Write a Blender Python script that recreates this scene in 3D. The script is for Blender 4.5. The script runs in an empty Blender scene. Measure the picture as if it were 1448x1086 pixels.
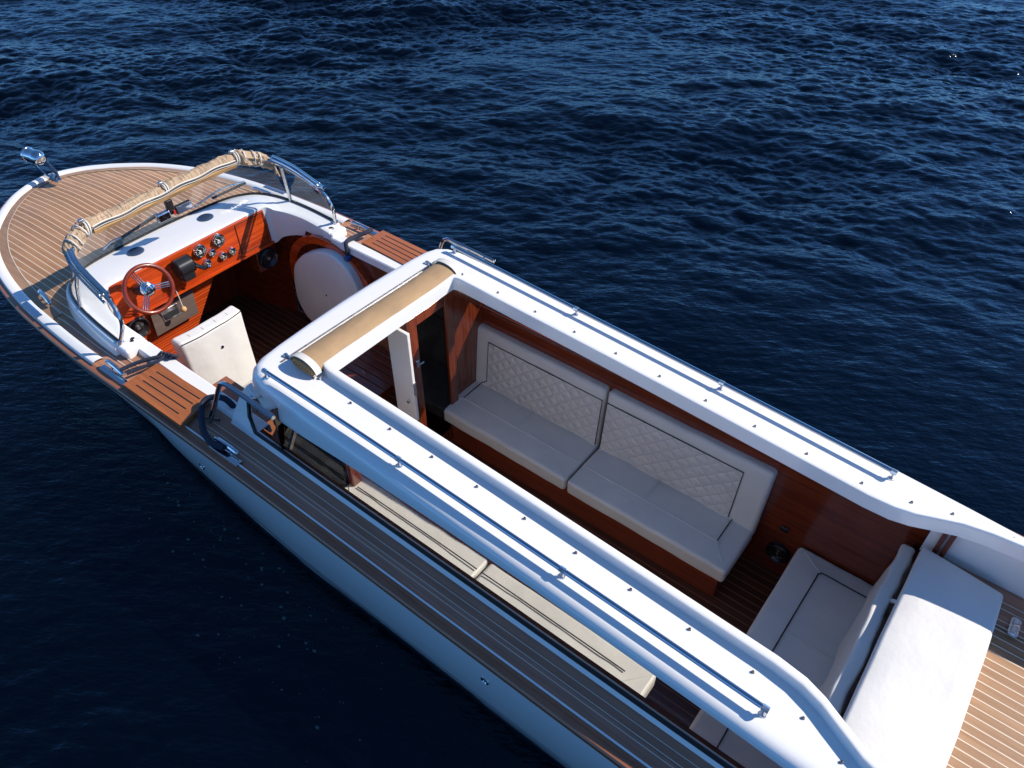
import bpy, bmesh, math, random
import numpy as np
from mathutils import Vector, noise
random.seed(4)
C = bpy.context.scene.collection
WATER_Z = -0.27

# ------------------------------------------------------------------ helpers
def V(*a): return Vector(a)

def catmull(pts, n=8):
    pts = [Vector(p) for p in pts]
    out = []
    for i in range(len(pts)-1):
        p0 = pts[max(i-1, 0)]; p1 = pts[i]; p2 = pts[i+1]; p3 = pts[min(i+2, len(pts)-1)]
        for k in range(n):
            t = k/n
            out.append(0.5*((2*p1)+(p2-p0)*t+(2*p0-5*p1+4*p2-p3)*t*t+(3*p1-p0-3*p2+p3)*t**3))
    out.append(pts[-1])
    return out

def interp(tab, x):
    if x <= tab[0][0]: return tab[0][1]
    for (a, fa), (b, fb) in zip(tab, tab[1:]):
        if x <= b: return fa+(fb-fa)*(x-a)/(b-a)
    return tab[-1][1]

def loft(bm, rows, close_u=False, close_v=False):
    vs = [[bm.verts.new(p) for p in r] for r in rows]
    n = len(vs); m = len(vs[0])
    for i in range(n if close_u else n-1):
        a = vs[i]; b = vs[(i+1) % n]
        for j in range(m if close_v else m-1):
            k = (j+1) % m
            try: bm.faces.new((a[j], a[k], b[k], b[j]))
            except ValueError: pass
    return vs

def tube(bm, pts, r, seg=10, closed=False, cap=True):
    pts = [Vector(p) for p in pts]
    n = len(pts)
    rad = r if isinstance(r, (list, tuple)) else [r]*n
    T = []
    for i in range(n):
        a = pts[(i-1) % n] if closed or i > 0 else pts[i]
        b = pts[(i+1) % n] if closed or i < n-1 else pts[i]
        d = (b-a)
        T.append(d.normalized() if d.length > 1e-9 else Vector((1, 0, 0)))
    up = Vector((0, 0, 1)) if abs(T[0].z) < 0.9 else Vector((1, 0, 0))
    nrm = (up-T[0]*up.dot(T[0])).normalized()
    rings = []
    for i in range(n):
        nrm = (nrm-T[i]*nrm.dot(T[i]))
        nrm.normalize()
        bi = T[i].cross(nrm)
        rings.append([pts[i]+(nrm*math.cos(2*math.pi*k/seg)+bi*math.sin(2*math.pi*k/seg))*rad[i] for k in range(seg)])
    vs = loft(bm, rings, close_u=closed, close_v=True)
    if cap and not closed:
        bm.faces.new(list(reversed(vs[0]))); bm.faces.new(vs[-1])

def prism(bm, poly, off):
    off = Vector(off)
    a = [bm.verts.new(Vector(p)) for p in poly]
    b = [bm.verts.new(Vector(p)+off) for p in poly]
    n = len(a)
    bm.faces.new(list(reversed(a))); bm.faces.new(b)
    for i in range(n):
        bm.faces.new((a[i], a[(i+1) % n], b[(i+1) % n], b[i]))

def axis_coords(lo, hi, r, step):
    r = min(r, (hi-lo)*0.499)
    L = [lo+r*t for t in (0, .18, .42, .7, 1)]
    R = [hi-r*t for t in (1, .7, .42, .18, 0)]
    m = max(1, int((hi-lo-2*r)/step))
    mid = [L[-1]+(R[0]-L[-1])*k/m for k in range(1, m)]
    return L+mid+R

def rbox(bm, lo, hi, r, fn=None, step=0.07):
    ax = [axis_coords(lo[i], hi[i], r, step) for i in range(3)]
    N = [len(a) for a in ax]
    vd = {}
    def vert(i, j, k):
        key = (i, j, k)
        if key not in vd:
            p = Vector((ax[0][i], ax[1][j], ax[2][k]))
            q = Vector([min(max(p[t], lo[t]+min(r, (hi[t]-lo[t])*.499)), hi[t]-min(r, (hi[t]-lo[t])*.499)) for t in range(3)])
            d = p-q
            if d.length > 1e-9: p = q+d.normalized()*min(r, min((hi[t]-lo[t])*.499 for t in range(3) if abs(d[t]) > 1e-9))
            if fn: p = Vector(fn(p))
            vd[key] = bm.verts.new(p)
        return vd[key]
    for t in range(3):
        u, w = (t+1) % 3, (t+2) % 3
        for side in (0, N[t]-1):
            for a in range(N[u]-1):
                for b in range(N[w]-1):
                    q = []
                    for (da, db) in ((0, 0), (1, 0), (1, 1), (0, 1)):
                        idx = [0, 0, 0]; idx[t] = side; idx[u] = a+da; idx[w] = b+db
                        q.append(vert(*idx))
                    if side == 0: q.reverse()
                    bm.faces.new(q)

def box(bm, lo, hi, bev=0.0):
    if bev > 0:
        rbox(bm, lo, hi, bev, step=10); return
    ret = bmesh.ops.create_cube(bm, size=1)
    for v in ret['verts']:
        v.co = Vector([lo[i]+(hi[i]-lo[i])*(v.co[i]+.5) for i in range(3)])

def frame_of(axis):
    a = Vector(axis).normalized()
    u = a.orthogonal().normalized()
    return u, a.cross(u), a

def lathe(bm, prof, origin, axis, seg=24):
    """prof: list of (radius, height along axis)"""
    u, w, a = frame_of(axis); o = Vector(origin)
    rows = []
    for k in range(seg):
        t = 2*math.pi*k/seg
        d = u*math.cos(t)+w*math.sin(t)
        rows.append([o+d*r+a*h for r, h in prof])
    loft(bm, rows, close_u=True)
    bmesh.ops.remove_doubles(bm, verts=bm.verts[:], dist=1e-6)

def mk(name, bm, mat, parent=None, sharp=35, origin=None):
    bmesh.ops.recalc_face_normals(bm, faces=bm.faces[:])
    root = parent
    while root is not None and root.parent is not None: root = root.parent
    off = Vector(root.location) if root is not None else Vector(origin or (0, 0, 0))
    if off.length > 0: bmesh.ops.translate(bm, vec=-off, verts=bm.verts[:])
    me = bpy.data.meshes.new(name); bm.to_mesh(me); bm.free()
    me.polygons.foreach_set('use_smooth', [True]*len(me.polygons))
    me.set_sharp_from_angle(angle=math.radians(sharp))
    me.materials.append(mat)
    o = bpy.data.objects.new(name, me); C.objects.link(o)
    if len(me.polygons) < 60000:
        wn = o.modifiers.new('weighted', 'WEIGHTED_NORMAL'); wn.keep_sharp = True; wn.weight = 60
    if parent is not None: o.parent = parent
    elif origin is not None: o.location = origin
    return o

def tag(o, label=None, cat=None, group=None, kind=None):
    if label: o['label'] = label
    if cat: o['category'] = cat
    if group: o['group'] = group
    if kind: o['kind'] = kind
    return o

def thing(name, label, cat, loc=(0, 0, 0), group=None):
    o = bpy.data.objects.new(name, None); C.objects.link(o); o.location = loc
    o.empty_display_size = .1
    return tag(o, label, cat, group)

def B(): return bmesh.new()

# ------------------------------------------------------------------ materials
def newmat(name):
    m = bpy.data.materials.new(name); m.use_nodes = True
    nt = m.node_tree
    return m, nt, nt.nodes['Principled BSDF']

def N(nt, typ, **kw):
    n = nt.nodes.new(typ)
    for k, v in kw.items(): setattr(n, k, v)
    return n

def math_node(nt, op, a, b=None, c=None):
    n = N(nt, 'ShaderNodeMath', operation=op)
    for i, x in enumerate((a, b, c)):
        if x is None: continue
        if isinstance(x, (int, float)): n.inputs[i].default_value = x
        else: nt.links.new(x, n.inputs[i])
    return n.outputs[0]

def mixcol(nt, fac, a, b, blend='MIX'):
    n = N(nt, 'ShaderNodeMix', data_type='RGBA', blend_type=blend)
    if isinstance(fac, (int, float)): n.inputs[0].default_value = fac
    else: nt.links.new(fac, n.inputs[0])
    for i, x in ((6, a), (7, b)):
        if isinstance(x, tuple): n.inputs[i].default_value = (*x, 1) if len(x) == 3 else x
        else: nt.links.new(x, n.inputs[i])
    return n.outputs[2]

def noise_tex(nt, vec, scale, detail=4, rough=.55, vscale=None):
    if vscale is not None:
        mp = N(nt, 'ShaderNodeMapping'); mp.inputs['Scale'].default_value = vscale
        nt.links.new(vec, mp.inputs[0]); vec = mp.outputs[0]
    n = N(nt, 'ShaderNodeTexNoise'); n.inputs['Scale'].default_value = scale
    n.inputs['Detail'].default_value = detail; n.inputs['Roughness'].default_value = rough
    nt.links.new(vec, n.inputs['Vector'])
    return n.outputs['Fac']

def remap(nt, x, a, b, c, d):
    n = N(nt, 'ShaderNodeMapRange'); n.inputs[1].default_value = a; n.inputs[2].default_value = b
    n.inputs[3].default_value = c; n.inputs[4].default_value = d
    nt.links.new(x, n.inputs[0]); return n.outputs[0]

def bump(nt, h, strength, dist, bsdf):
    n = N(nt, 'ShaderNodeBump'); n.inputs['Strength'].default_value = strength
    n.inputs['Distance'].default_value = dist
    nt.links.new(h, n.inputs['Height']); nt.links.new(n.outputs[0], bsdf.inputs['Normal'])

def paint(name, col, rough=.3, coat=0.0, var=.06, bumps=0.0, vscale=3.0, metallic=0.0, mottle=None):
    m, nt, b = newmat(name)
    tc = N(nt, 'ShaderNodeTexCoord').outputs['Object']
    f = noise_tex(nt, tc, vscale, 5, .6)
    lo = tuple(x*(1-var) for x in col); hi = tuple(min(1, x*(1+var)) for x in col)
    fac = remap(nt, f, .3, .7, 0, 1)
    c = mixcol(nt, fac, lo, hi)
    if mottle:
        f2 = noise_tex(nt, tc, 9, 6, .7)
        c = mixcol(nt, remap(nt, f2, .5, .75, 0, mottle[1]), c, mottle[0])
    nt.links.new(c, b.inputs['Base Color'])
    nt.links.new(remap(nt, f, .2, .8, rough*.8, min(1, rough*1.2)), b.inputs['Roughness'])
    b.inputs['Metallic'].default_value = metallic
    b.inputs['Coat Weight'].default_value = coat
    b.inputs['Coat Roughness'].default_value = .06
    if bumps:
        bump(nt, noise_tex(nt, tc, 260, 3, .6), bumps, .002, b)
    return m

def wood(name, c1, c2, along=0, line_axis=None, spacing=.052, line_w=.006, line_col=(.62, .5, .36), offset=0.0,
         rough=.5, coat=0.0, grain=1.0, plank_var=.25, dirt=None):
    m, nt, b = newmat(name)
    tc = N(nt, 'ShaderNodeTexCoord').outputs['Object']
    sep = N(nt, 'ShaderNodeSeparateXYZ'); nt.links.new(tc, sep.inputs[0])
    sc = [38, 38, 38]; sc[along] = 1.6
    vec = tc
    pid = None
    if line_axis is not None:
        y = math_node(nt, 'ADD', math_node(nt, 'DIVIDE', sep.outputs[line_axis], spacing), 100.5+offset)
        pid = math_node(nt, 'FLOOR', y)
        fr = math_node(nt, 'FRACT', y)
        dist = math_node(nt, 'MINIMUM', fr, math_node(nt, 'SUBTRACT', 1.0, fr))
        w = line_w/spacing/2
        mask = remap(nt, dist, w*.7, w*1.3, 1, 0)
        wn = N(nt, 'ShaderNodeTexWhiteNoise', noise_dimensions='1D'); nt.links.new(pid, wn.inputs['W'])
        comb = N(nt, 'ShaderNodeCombineXYZ')
        for i in range(3): nt.links.new(math_node(nt, 'MULTIPLY', wn.outputs['Value'], 7.0*(i+1)), comb.inputs[i])
        va = N(nt, 'ShaderNodeVectorMath', operation='ADD'); nt.links.new(tc, va.inputs[0]); nt.links.new(comb.outputs[0], va.inputs[1])
        vec = va.outputs[0]
    g = noise_tex(nt, vec, 1.0, 5, .6, vscale=tuple(sc))
    sc2 = [140, 140, 140]; sc2[along] = 5
    g2 = noise_tex(nt, vec, 1.0, 3, .6, vscale=tuple(sc2))
    gg = math_node(nt, 'ADD', math_node(nt, 'MULTIPLY', g, .7), math_node(nt, 'MULTIPLY', g2, .3))
    fac = remap(nt, gg, .5-.16/grain, .5+.16/grain, 0, 1)
    c = mixcol(nt, fac, c1, c2)
    big = noise_tex(nt, tc, 2.3, 4, .6)
    c = mixcol(nt, remap(nt, big, .35, .75, 0, .35), c, tuple(x*.62 for x in c1))
    if pid is not None and plank_var:
        v = remap(nt, wn.outputs['Value'], 0, 1, 1-plank_var, 1+plank_var*.6)
        cc = N(nt, 'ShaderNodeCombineColor')
        for i in range(3): nt.links.new(v, cc.inputs[i])
        c = mixcol(nt, 1.0, c, cc.outputs[0], 'MULTIPLY')
    if pid is not None:
        c = mixcol(nt, mask, c, line_col)
    nt.links.new(c, b.inputs['Base Color'])
    nt.links.new(remap(nt, gg, .3, .7, rough*1.15, rough*.85), b.inputs['Roughness'])
    b.inputs['Coat Weight'].default_value = coat; b.inputs['Coat Roughness'].default_value = .08
    h = math_node(nt, 'MULTIPLY', gg, .4)
    if pid is not None: h = math_node(nt, 'SUBTRACT', h, math_node(nt, 'MULTIPLY', mask, .6))
    bump(nt, h, .25, .003, b)
    return m

def metal(name, col=(.78, .79, .8), rough=.12):
    m, nt, b = newmat(name)
    b.inputs['Base Color'].default_value = (*col, 1); b.inputs['Metallic'].default_value = 1
    tc = N(nt, 'ShaderNodeTexCoord').outputs['Object']
    nt.links.new(remap(nt, noise_tex(nt, tc, 25, 4), .3, .7, rough*.6, rough*1.6), b.inputs['Roughness'])
    return m

def glass(name, tint=(.85, .9, .92), k=1.0):
    m = bpy.data.materials.new(name); m.use_nodes = True; nt = m.node_tree
    nt.nodes.clear()
    out = N(nt, 'ShaderNodeOutputMaterial')
    tr = N(nt, 'ShaderNodeBsdfTransparent'); tr.inputs[0].default_value = (*tint, 1)
    gl = N(nt, 'ShaderNodeBsdfGlossy'); gl.inputs['Roughness'].default_value = .02
    lw = N(nt, 'ShaderNodeLayerWeight'); lw.inputs['Blend'].default_value = .5
    sch = math_node(nt, 'ADD', math_node(nt, 'MULTIPLY', math_node(nt, 'POWER', lw.outputs['Facing'], 5.0), .95), .045)
    tc = N(nt, 'ShaderNodeTexCoord').outputs['Object']
    f = math_node(nt, 'MULTIPLY', sch, k)
    f = math_node(nt, 'ADD', f, remap(nt, noise_tex(nt, tc, 5, 5), .45, .8, 0, .03))
    mx = N(nt, 'ShaderNodeMixShader'); nt.links.new(f, mx.inputs[0])
    nt.links.new(tr.outputs[0], mx.inputs[1]); nt.links.new(gl.outputs[0], mx.inputs[2])
    nt.links.new(mx.outputs[0], out.inputs[0])
    return m

def vinyl(name, col, rough=.42, quilt=False, wrinkle=.5):
    m, nt, b = newmat(name)
    tc = N(nt, 'ShaderNodeTexCoord').outputs['Object']
    f = noise_tex(nt, tc, 2.2, 5, .6)
    c = mixcol(nt, remap(nt, f, .3, .7, 0, 1), tuple(x*.92 for x in col), tuple(min(1, x*1.05) for x in col))
    h = math_node(nt, 'ADD', math_node(nt, 'MULTIPLY', noise_tex(nt, tc, 6, 4, .6), wrinkle*3), math_node(nt, 'MULTIPLY', noise_tex(nt, tc, 420, 2), .12))
    if quilt:
        sep = N(nt, 'ShaderNodeSeparateXYZ'); nt.links.new(tc, sep.inputs[0])
        ms = []
        for s in (1, -1):
            d = math_node(nt, 'ADD', sep.outputs[0], math_node(nt, 'MULTIPLY', sep.outputs[2], 1.1*s))
            fr = math_node(nt, 'FRACT', math_node(nt, 'ADD', math_node(nt, 'DIVIDE', d, .118), 50.0))
            dist = math_node(nt, 'MINIMUM', fr, math_node(nt, 'SUBTRACT', 1.0, fr))
            ms.append(dist)
        dm = math_node(nt, 'MINIMUM', ms[0], ms[1])
        line = remap(nt, dm, .012, .04, 1, 0)
        c = mixcol(nt, math_node(nt, 'MULTIPLY', line, .5), c, tuple(x*.45 for x in col))
        h = math_node(nt, 'ADD', h, math_node(nt, 'MULTIPLY', remap(nt, dm, 0, .35, 0, 1), 2.2))
    nt.links.new(c, b.inputs['Base Color'])
    b.inputs['Roughness'].default_value = rough
    bump(nt, h, .8 if quilt else .4, .005, b)
    return m

M = {}
M['white'] = paint('white_gelcoat', (.78, .78, .775), .22, .35, .025, vscale=1.3)
M['hull'] = paint('hull_paint', (.74, .755, .77), .16, .5, .03, vscale=.8)
M['boot'] = paint('dark_boot_stripe', (.015, .02, .03), .3)
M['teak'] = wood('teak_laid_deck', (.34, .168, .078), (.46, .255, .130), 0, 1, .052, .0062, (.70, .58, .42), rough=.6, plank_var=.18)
M['teak_aft'] = wood('teak_laid_deck_stern', (.31, .16, .078), (.42, .24, .125), 0, 1, .052, .006, (.72, .62, .5), rough=.55, plank_var=.15)
M['teak_plain'] = wood('teak_margin_plank', (.29, .16, .088), (.40, .245, .142), 0, rough=.6)
M['teak_side'] = wood('teak_side_plank', (.36, .165, .10), (.47, .24, .155), 0, 1, .052, .002, (.2, .13, .09), rough=.6, plank_var=.18)
M['caulk'] = paint('pale_caulk', (.66, .6, .5), .6)
M['step'] = wood('oiled_teak_step', (.28, .086, .024), (.44, .138, .038), 0, rough=.38, coat=.2)
M['black'] = paint('black_rubber', (.012, .012, .014), .45)
M['blackgloss'] = paint('black_plastic', (.02, .02, .022), .22)
M['mahog'] = wood('varnished_mahogany', (.12, .018, .006), (.20, .034, .010), 0, rough=.22, coat=.6, grain=1.9)
M['mahog_v'] = wood('varnished_mahogany_post', (.12, .020, .007), (.21, .04, .012), 2, rough=.22, coat=.6, grain=1.9)
M['mahog_v2'] = wood('varnished_bench_front', (.20, .032, .010), (.30, .058, .018), 0, rough=.3, coat=.4, grain=1.6)
M['dash'] = wood('varnished_dash', (.44, .045, .006), (.70, .088, .013), 1, 2, .07, .0015, (.12, .02, .006), rough=.2, coat=.7, plank_var=.2, grain=1.9)
M['slat'] = wood('mahogany_slats', (.40, .045, .007), (.62, .085, .014), 1, 2, .026, .005, (.05, .01, .004), rough=.28, coat=.3, plank_var=.2, grain=1.9)
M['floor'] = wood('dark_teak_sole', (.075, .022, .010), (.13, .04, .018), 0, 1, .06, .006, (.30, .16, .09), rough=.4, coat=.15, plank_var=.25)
M['rub'] = wood('mahogany_rub_rail', (.24, .085, .04), (.36, .14, .07), 0, rough=.35, coat=.2)
M['canvas_roof'] = paint('tan_cover', (.36, .235, .125), .85, 0, .16, bumps=.4, vscale=4)
M['canvas'] = paint('beige_canvas', (.41, .295, .19), .85, 0, .14, bumps=.5, vscale=6)
def fold_bump(m, vs, strength, dist):
    nt = m.node_tree; b = nt.nodes['Principled BSDF']
    tc = N(nt, 'ShaderNodeTexCoord').outputs['Object']
    h = math_node(nt, 'ABSOLUTE', math_node(nt, 'SUBTRACT', noise_tex(nt, tc, 1, 4, .55, vscale=vs), .5))
    bump(nt, math_node(nt, 'ADD', math_node(nt, 'MULTIPLY', h, 2.0), math_node(nt, 'MULTIPLY', noise_tex(nt, tc, 300, 2), .06)), strength, dist, b)
fold_bump(M['canvas'], (7, 26, 7), .8, .022)
fold_bump(M['canvas_roof'], (14, 2.5, 14), .35, .008)
M['canvas_in'] = paint('canvas_lining', (.42, .24, .10), .9, 0, .14, bumps=.4, vscale=6)
M['trim'] = paint('white_webbing', (.66, .64, .58), .7)
M['chrome'] = metal('polished_steel', (.60, .61, .63), .1)
M['rail'] = metal('polished_rail', (.40, .41, .44), .12)
M['steel'] = metal('brushed_steel', (.62, .63, .65), .28)
M['gunmetal'] = metal('gunmetal', (.18, .18, .2), .3)
M['glass'] = glass('clear_pane', (.9, .93, .94), .8)
M['tint'] = glass('tinted_pane', (.62, .62, .6), 1.0)
M['smoke'] = glass('smoked_pane', (.12, .115, .11), .5)
M['vinyl'] = vinyl('grey_white_vinyl', (.71, .70, .67), wrinkle=.8)
M['quilt'] = vinyl('quilted_vinyl', (.69, .675, .645), quilt=True)
M['vinyl_white'] = vinyl('white_vinyl', (.74, .735, .72), wrinkle=.8)
M['piping'] = paint('dark_piping', (.02, .02, .024), .5)
M['rope'] = paint('navy_strap', (.012, .016, .035), .8, bumps=.6)
M['blue'] = paint('blue_ball', (.02, .05, .22), .4)
M['foot'] = wood('grey_teak_plate', (.065, .045, .038), (.11, .078, .066), 1, rough=.5)
M['wheel'] = wood('wheel_rim_wood', (.15, .016, .005), (.24, .032, .009), 0, rough=.3, coat=.12)
M['dial'] = paint('dial_face', (.02, .022, .025), .3)
M['mark'] = paint('dial_marking', (.75, .75, .72), .4)
M['navy'] = paint('navy_vent', (.035, .06, .12), .25, .3)
M['navy2'] = paint('navy_vent_slot', (.02, .035, .075), .35)
M['cork'] = paint('cork_ball', (.55, .33, .15), .8)
M['red'] = paint('red_plastic', (.5, .03, .02), .4)
M['mirror'] = metal('mirror_face', (.9, .9, .9), .03)

# ------------------------------------------------------------------ boat outline
HW = [(-4.80, 0.0), (-4.79, .06), (-4.77, .14), (-4.73, .24), (-4.65, .38), (-4.54, .51), (-4.4, .645), (-4.1, .865), (-3.7, 1.05), (-3.27, 1.165),
      (-2.8, 1.235), (-2.4, 1.262), (-1.87, 1.28), (-1.3, 1.275), (0, 1.255), (2, 1.25), (4, 1.23), (5.6, 1.17)]
def hw(x): return interp(HW, x)
def zs(x): return interp([(-4.8, .485), (-3.5, .515), (-1.2, .565), (0, .57), (5.6, .575)], x)
def zdeck(x, y):
    h = max(hw(x), .25)
    return zs(x)+.085*(1-min(1, (y/h)**2))*min(1.0, max(0.0, (x+4.72)/.75))
def zr(x): return 1.085-.035*x-.0045*x*x

# path of the gunwale: from port stern around the bow to starboard stern (dense, by arc)
half = [Vector((x, h, 0)) for x, h in HW]
half = catmull(half, 6)
def offset_path(d):
    """outline shifted inward by d (xy), returned port stern -> bow -> starboard stern"""
    full = [Vector((p.x, -p.y, 0)) for p in reversed(half)]+[Vector(p) for p in half[1:]]
    out = []
    for i, p in enumerate(full):
        a = full[max(i-1, 0)]; b = full[min(i+1, len(full)-1)]
        t = (b-a).normalized()
        n = Vector((t.y, -t.x, 0))     # inward for this direction of travel
        if n.x*(0.5-p.x)+n.y*(0-p.y) < 0: n = -n
        out.append(p+n*d)
    return out

boat = thing('motor_launch', 'long white open motor launch with teak decks, mahogany interior and open cabin roof', 'boat')
P = boat

# hull -------------------------------------------------------------
bm = B()
rows = []
full0 = offset_path(0.0)
def wl(x):  # waterline half width
    return interp([(-4.8, 0.0), (-4.45, .02), (-4.1, .22), (-3.5, .52), (-2.8, .78), (-2.0, .96), (-1.3, 1.05), (-.6, 1.12), (.3, 1.155), (2, 1.15), (4, 1.12), (5.6, 1.05)], x)
for i, p in enumerate(full0):
    s = 1 if p.y > 0 else (-1 if p.y < 0 else 0)
    x = p.x; y0 = abs(p.y); yw = min(wl(x), y0)
    zt = zs(x)-.045
    r = []
    for k in range(9):
        t = k/8
        z = zt+(WATER_Z-zt)*t
        y = y0+(yw-y0)*(t**(1.15 if x < -1 else 1.6))
        xx = x+(.38*t if x < -4.3 else .38*t*max(0, (-3.3-x)))
        r.append((xx, s*y, z))
    r.append((xx, s*yw, WATER_Z-.12)); r.append((xx, s*yw*.995, WATER_Z-.28)); r.append((xx, s*yw*.8, WATER_Z-.45)); r.append((xx, 0, WATER_Z-.6))
    rows.append(r)
loft(bm, rows)
for row in (rows[0], rows[-1]):
    pass
# transom
tr = [bm.verts.new(q) for q in rows[0][:-1]]+[bm.verts.new(rows[-1][-1])]+[bm.verts.new(q) for q in reversed(rows[-1][:-1])]
bm.faces.new(tr)
bmesh.ops.remove_doubles(bm, verts=bm.verts[:], dist=1e-5)
mk('hull', bm, M['hull'], P)
# painted boot lines just above the water
for zz, h, m_ in ((WATER_Z+.095, .020, M['boot']), (WATER_Z+.03, .030, M['boot'])):
    bm = B(); rr = []
    for p in full0:
        s = 1 if p.y > 0 else (-1 if p.y < 0 else 0)
        x = p.x; y0 = abs(p.y); yw = min(wl(x), y0); zt = zs(x)-.045
        r = []
        for z in (zz, zz+h):
            t = (z-zt)/(WATER_Z-zt)
            y = y0+(yw-y0)*(t**(1.15 if x < -1 else 1.6))+.014
            xx = x+(.38*t if x < -4.3 else .38*t*max(0, (-3.3-x)))
            r.append((xx, s*y, z))
        rr.append(r)
    loft(bm, rr); mk('boot_stripe', bm, m_, P)

# rub rail (mahogany strake with thin pale line on top and bottom)
def rail_loft(prof, keep=lambda x: True, side=None):
    """prof: (inward offset, dz above sheer)"""
    paths = [offset_path(d) for d, _ in prof]
    bm = B(); rows = []
    for i, p in enumerate(full0):
        if not keep(p.x) or (side and p.y*side < 0):
            if len(rows) > 1: loft(bm, rows)
            rows = []; continue
        rows.append([(paths[k][i].x, paths[k][i].y, zs(p.x)+prof[k][1]) for k in range(len(prof))])
    if len(rows) > 1: loft(bm, rows)
    return bm
mk('rub_rail', rail_loft([(.02, -.06), (-.012, -.055), (-.022, -.04), (-.022, -.012), (-.014, -.002), (.03, .004)]), M['rub'], P)
mk('rub_rail_trim', rail_loft([(.0, -.075), (-.012, -.072), (-.013, -.062), (.0, -.058)]), M['white'], P)
# white cover board round the bow, raised and rounded
mk('cover_board', rail_loft([(.022, -.004), (.022, .012), (.03, .026), (.045, .031), (.075, .031), (.095, .026), (.105, .016), (.106, -.004)],
                            keep=lambda x: x < -1.56), M['white'], P)
# aft of the step: pale steel capping line and teak toe plank
mk('toe_plank', rail_loft([(.018, .004), (.02, .012), (.036, .014), (.038, .005)], keep=lambda x: x > -1.6), M['rub'], P)
mk('toe_rail_strip', rail_loft([(.038, .004), (.039, .017), (.048, .019), (.05, .004)], keep=lambda x: x > -1.2), M['white'], P)

# decks --------------------------------------------------------------
bm = B(); rows = []
def stations(a, b, n): return [a+(b-a)*i/n for i in range(n+1)]
xs_bow = [-4.79, -4.77, -4.74, -4.69, -4.62, -4.52, -4.4, -4.25, -4.1, -3.9, -3.7, -3.5, -3.27, -3.0, -2.8, -2.6, -2.4, -2.22]
for x in xs_bow:
    h = hw(x)-.01
    rows.append([(x, -h+2*h*j/28, zdeck(x, -h+2*h*j/28)-.004) for j in range(29)])
loft(bm, rows)
mk('foredeck', bm, M['teak'], P)
for s in (-1, 1):
    bm = B(); rows = []
    for x in stations(-2.22, 5.6, 60):
        h = hw(x)-.01; y0 = .955 if x < 3.9 else .9
        rows.append([(x, s*(y0+(h-y0)*j/8), zdeck(x, y0+(h-y0)*j/8)-.004) for j in range(9)])
    loft(bm, rows)
    mk('side_deck', bm, M['teak_side'], P)
# margin plank round the foredeck and its pale seam, inside the cover board
def deck_ribbon(d0, d1, lift, keep, n=3, side=None):
    pa = [offset_path(d0+(d1-d0)*k/n) for k in range(n+1)]
    bm = B(); rows = []
    for i, p in enumerate(full0):
        if not keep(p.x) or (side and p.y*side <= 0):
            if len(rows) > 1: loft(bm, rows)
            rows = []; continue
        rows.append([(q[i].x, q[i].y, zdeck(q[i].x, q[i].y)+lift) for q in pa])
    if len(rows) > 1: loft(bm, rows)
    return bm
mk('margin_plank', deck_ribbon(.100, .175, .001, lambda x: x < -2.35), M['teak_plain'], P)
mk('margin_seam', deck_ribbon(.175, .182, .003, lambda x: x < -2.35), M['caulk'], P)
for d in (.105, .130, .172):
    for s in (-1, 1):
        mk('deck_seam', deck_ribbon(d, d+.0040, .003, lambda x: x > -.52, side=s), M['caulk'], P)
for d in (.15, .2):
    for s in (-1, 1):
        mk('deck_seam', deck_ribbon(d, d+.005, .003, lambda x: -2.35 < x < -1.22, side=s), M['caulk'], P)
# aft deck
bm = B(); rows = []
for x in stations(3.60, 5.58, 12):
    rows.append([(x, -.88+1.76*j/12, .485) for j in range(13)])
loft(bm, rows); mk('stern_deck', bm, M['teak_aft'], P)
for s in (-1, 1):
    bm = B(); loft(bm, [[(x, s*.62, .489), (x, s*.88, .489)] for x in stations(3.61, 5.58, 10)])
    mk('stern_margin', bm, M['teak_side'], P)
    for y, w in ((.615, .007), (.655, .006), (.735, .006), (.78, .006)):
        bm = B(); loft(bm, [[(x, s*y, .492), (x, s*(y+w), .492)] for x in stations(3.61, 5.58, 6)])
        mk('stern_seam', bm, M['caulk'], P)

# windshield base and coaming ------------------------------------------
base_half = [(-2.66, 0, .70), (-2.655, .2, .70), (-2.645, .40, .70), (-2.615, .66, .70), (-2.56, .80, .70), (-2.44, .925, .70), (-2.22, 1.0, .70), (-1.9, 1.035, .69), (-1.58, 1.045, .67)]
inner_half = [(-2.2, 0, .735), (-2.2, .18, .735), (-2.2, .36, .735), (-2.2, .58, .735), (-2.195, .765, .73), (-2.12, .82, .70), (-2.0, .875, .685), (-1.8, .905, .675), (-1.5, .90, .66)]
low_half = [(-2.203, 0, .715), (-2.203, .18, .715), (-2.203, .36, .715), (-2.203, .58, .715), (-2.2, .77, .36), (-2.10, .835, .42), (-1.98, .885, .46), (-1.8, .91, .50), (-1.5, .905, .555)]
base_h = catmull(base_half, 6); inner_h = catmull(inner_half, 6); low_h = catmull(low_half, 6)
def mirror_path(h): return [Vector((p.x, -p.y, p.z)) for p in reversed(h)]+[Vector(p) for p in h[1:]]
basep = mirror_path(base_h); innerp = mirror_path(inner_h); lowp = mirror_path(low_h)
rows = []
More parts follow.
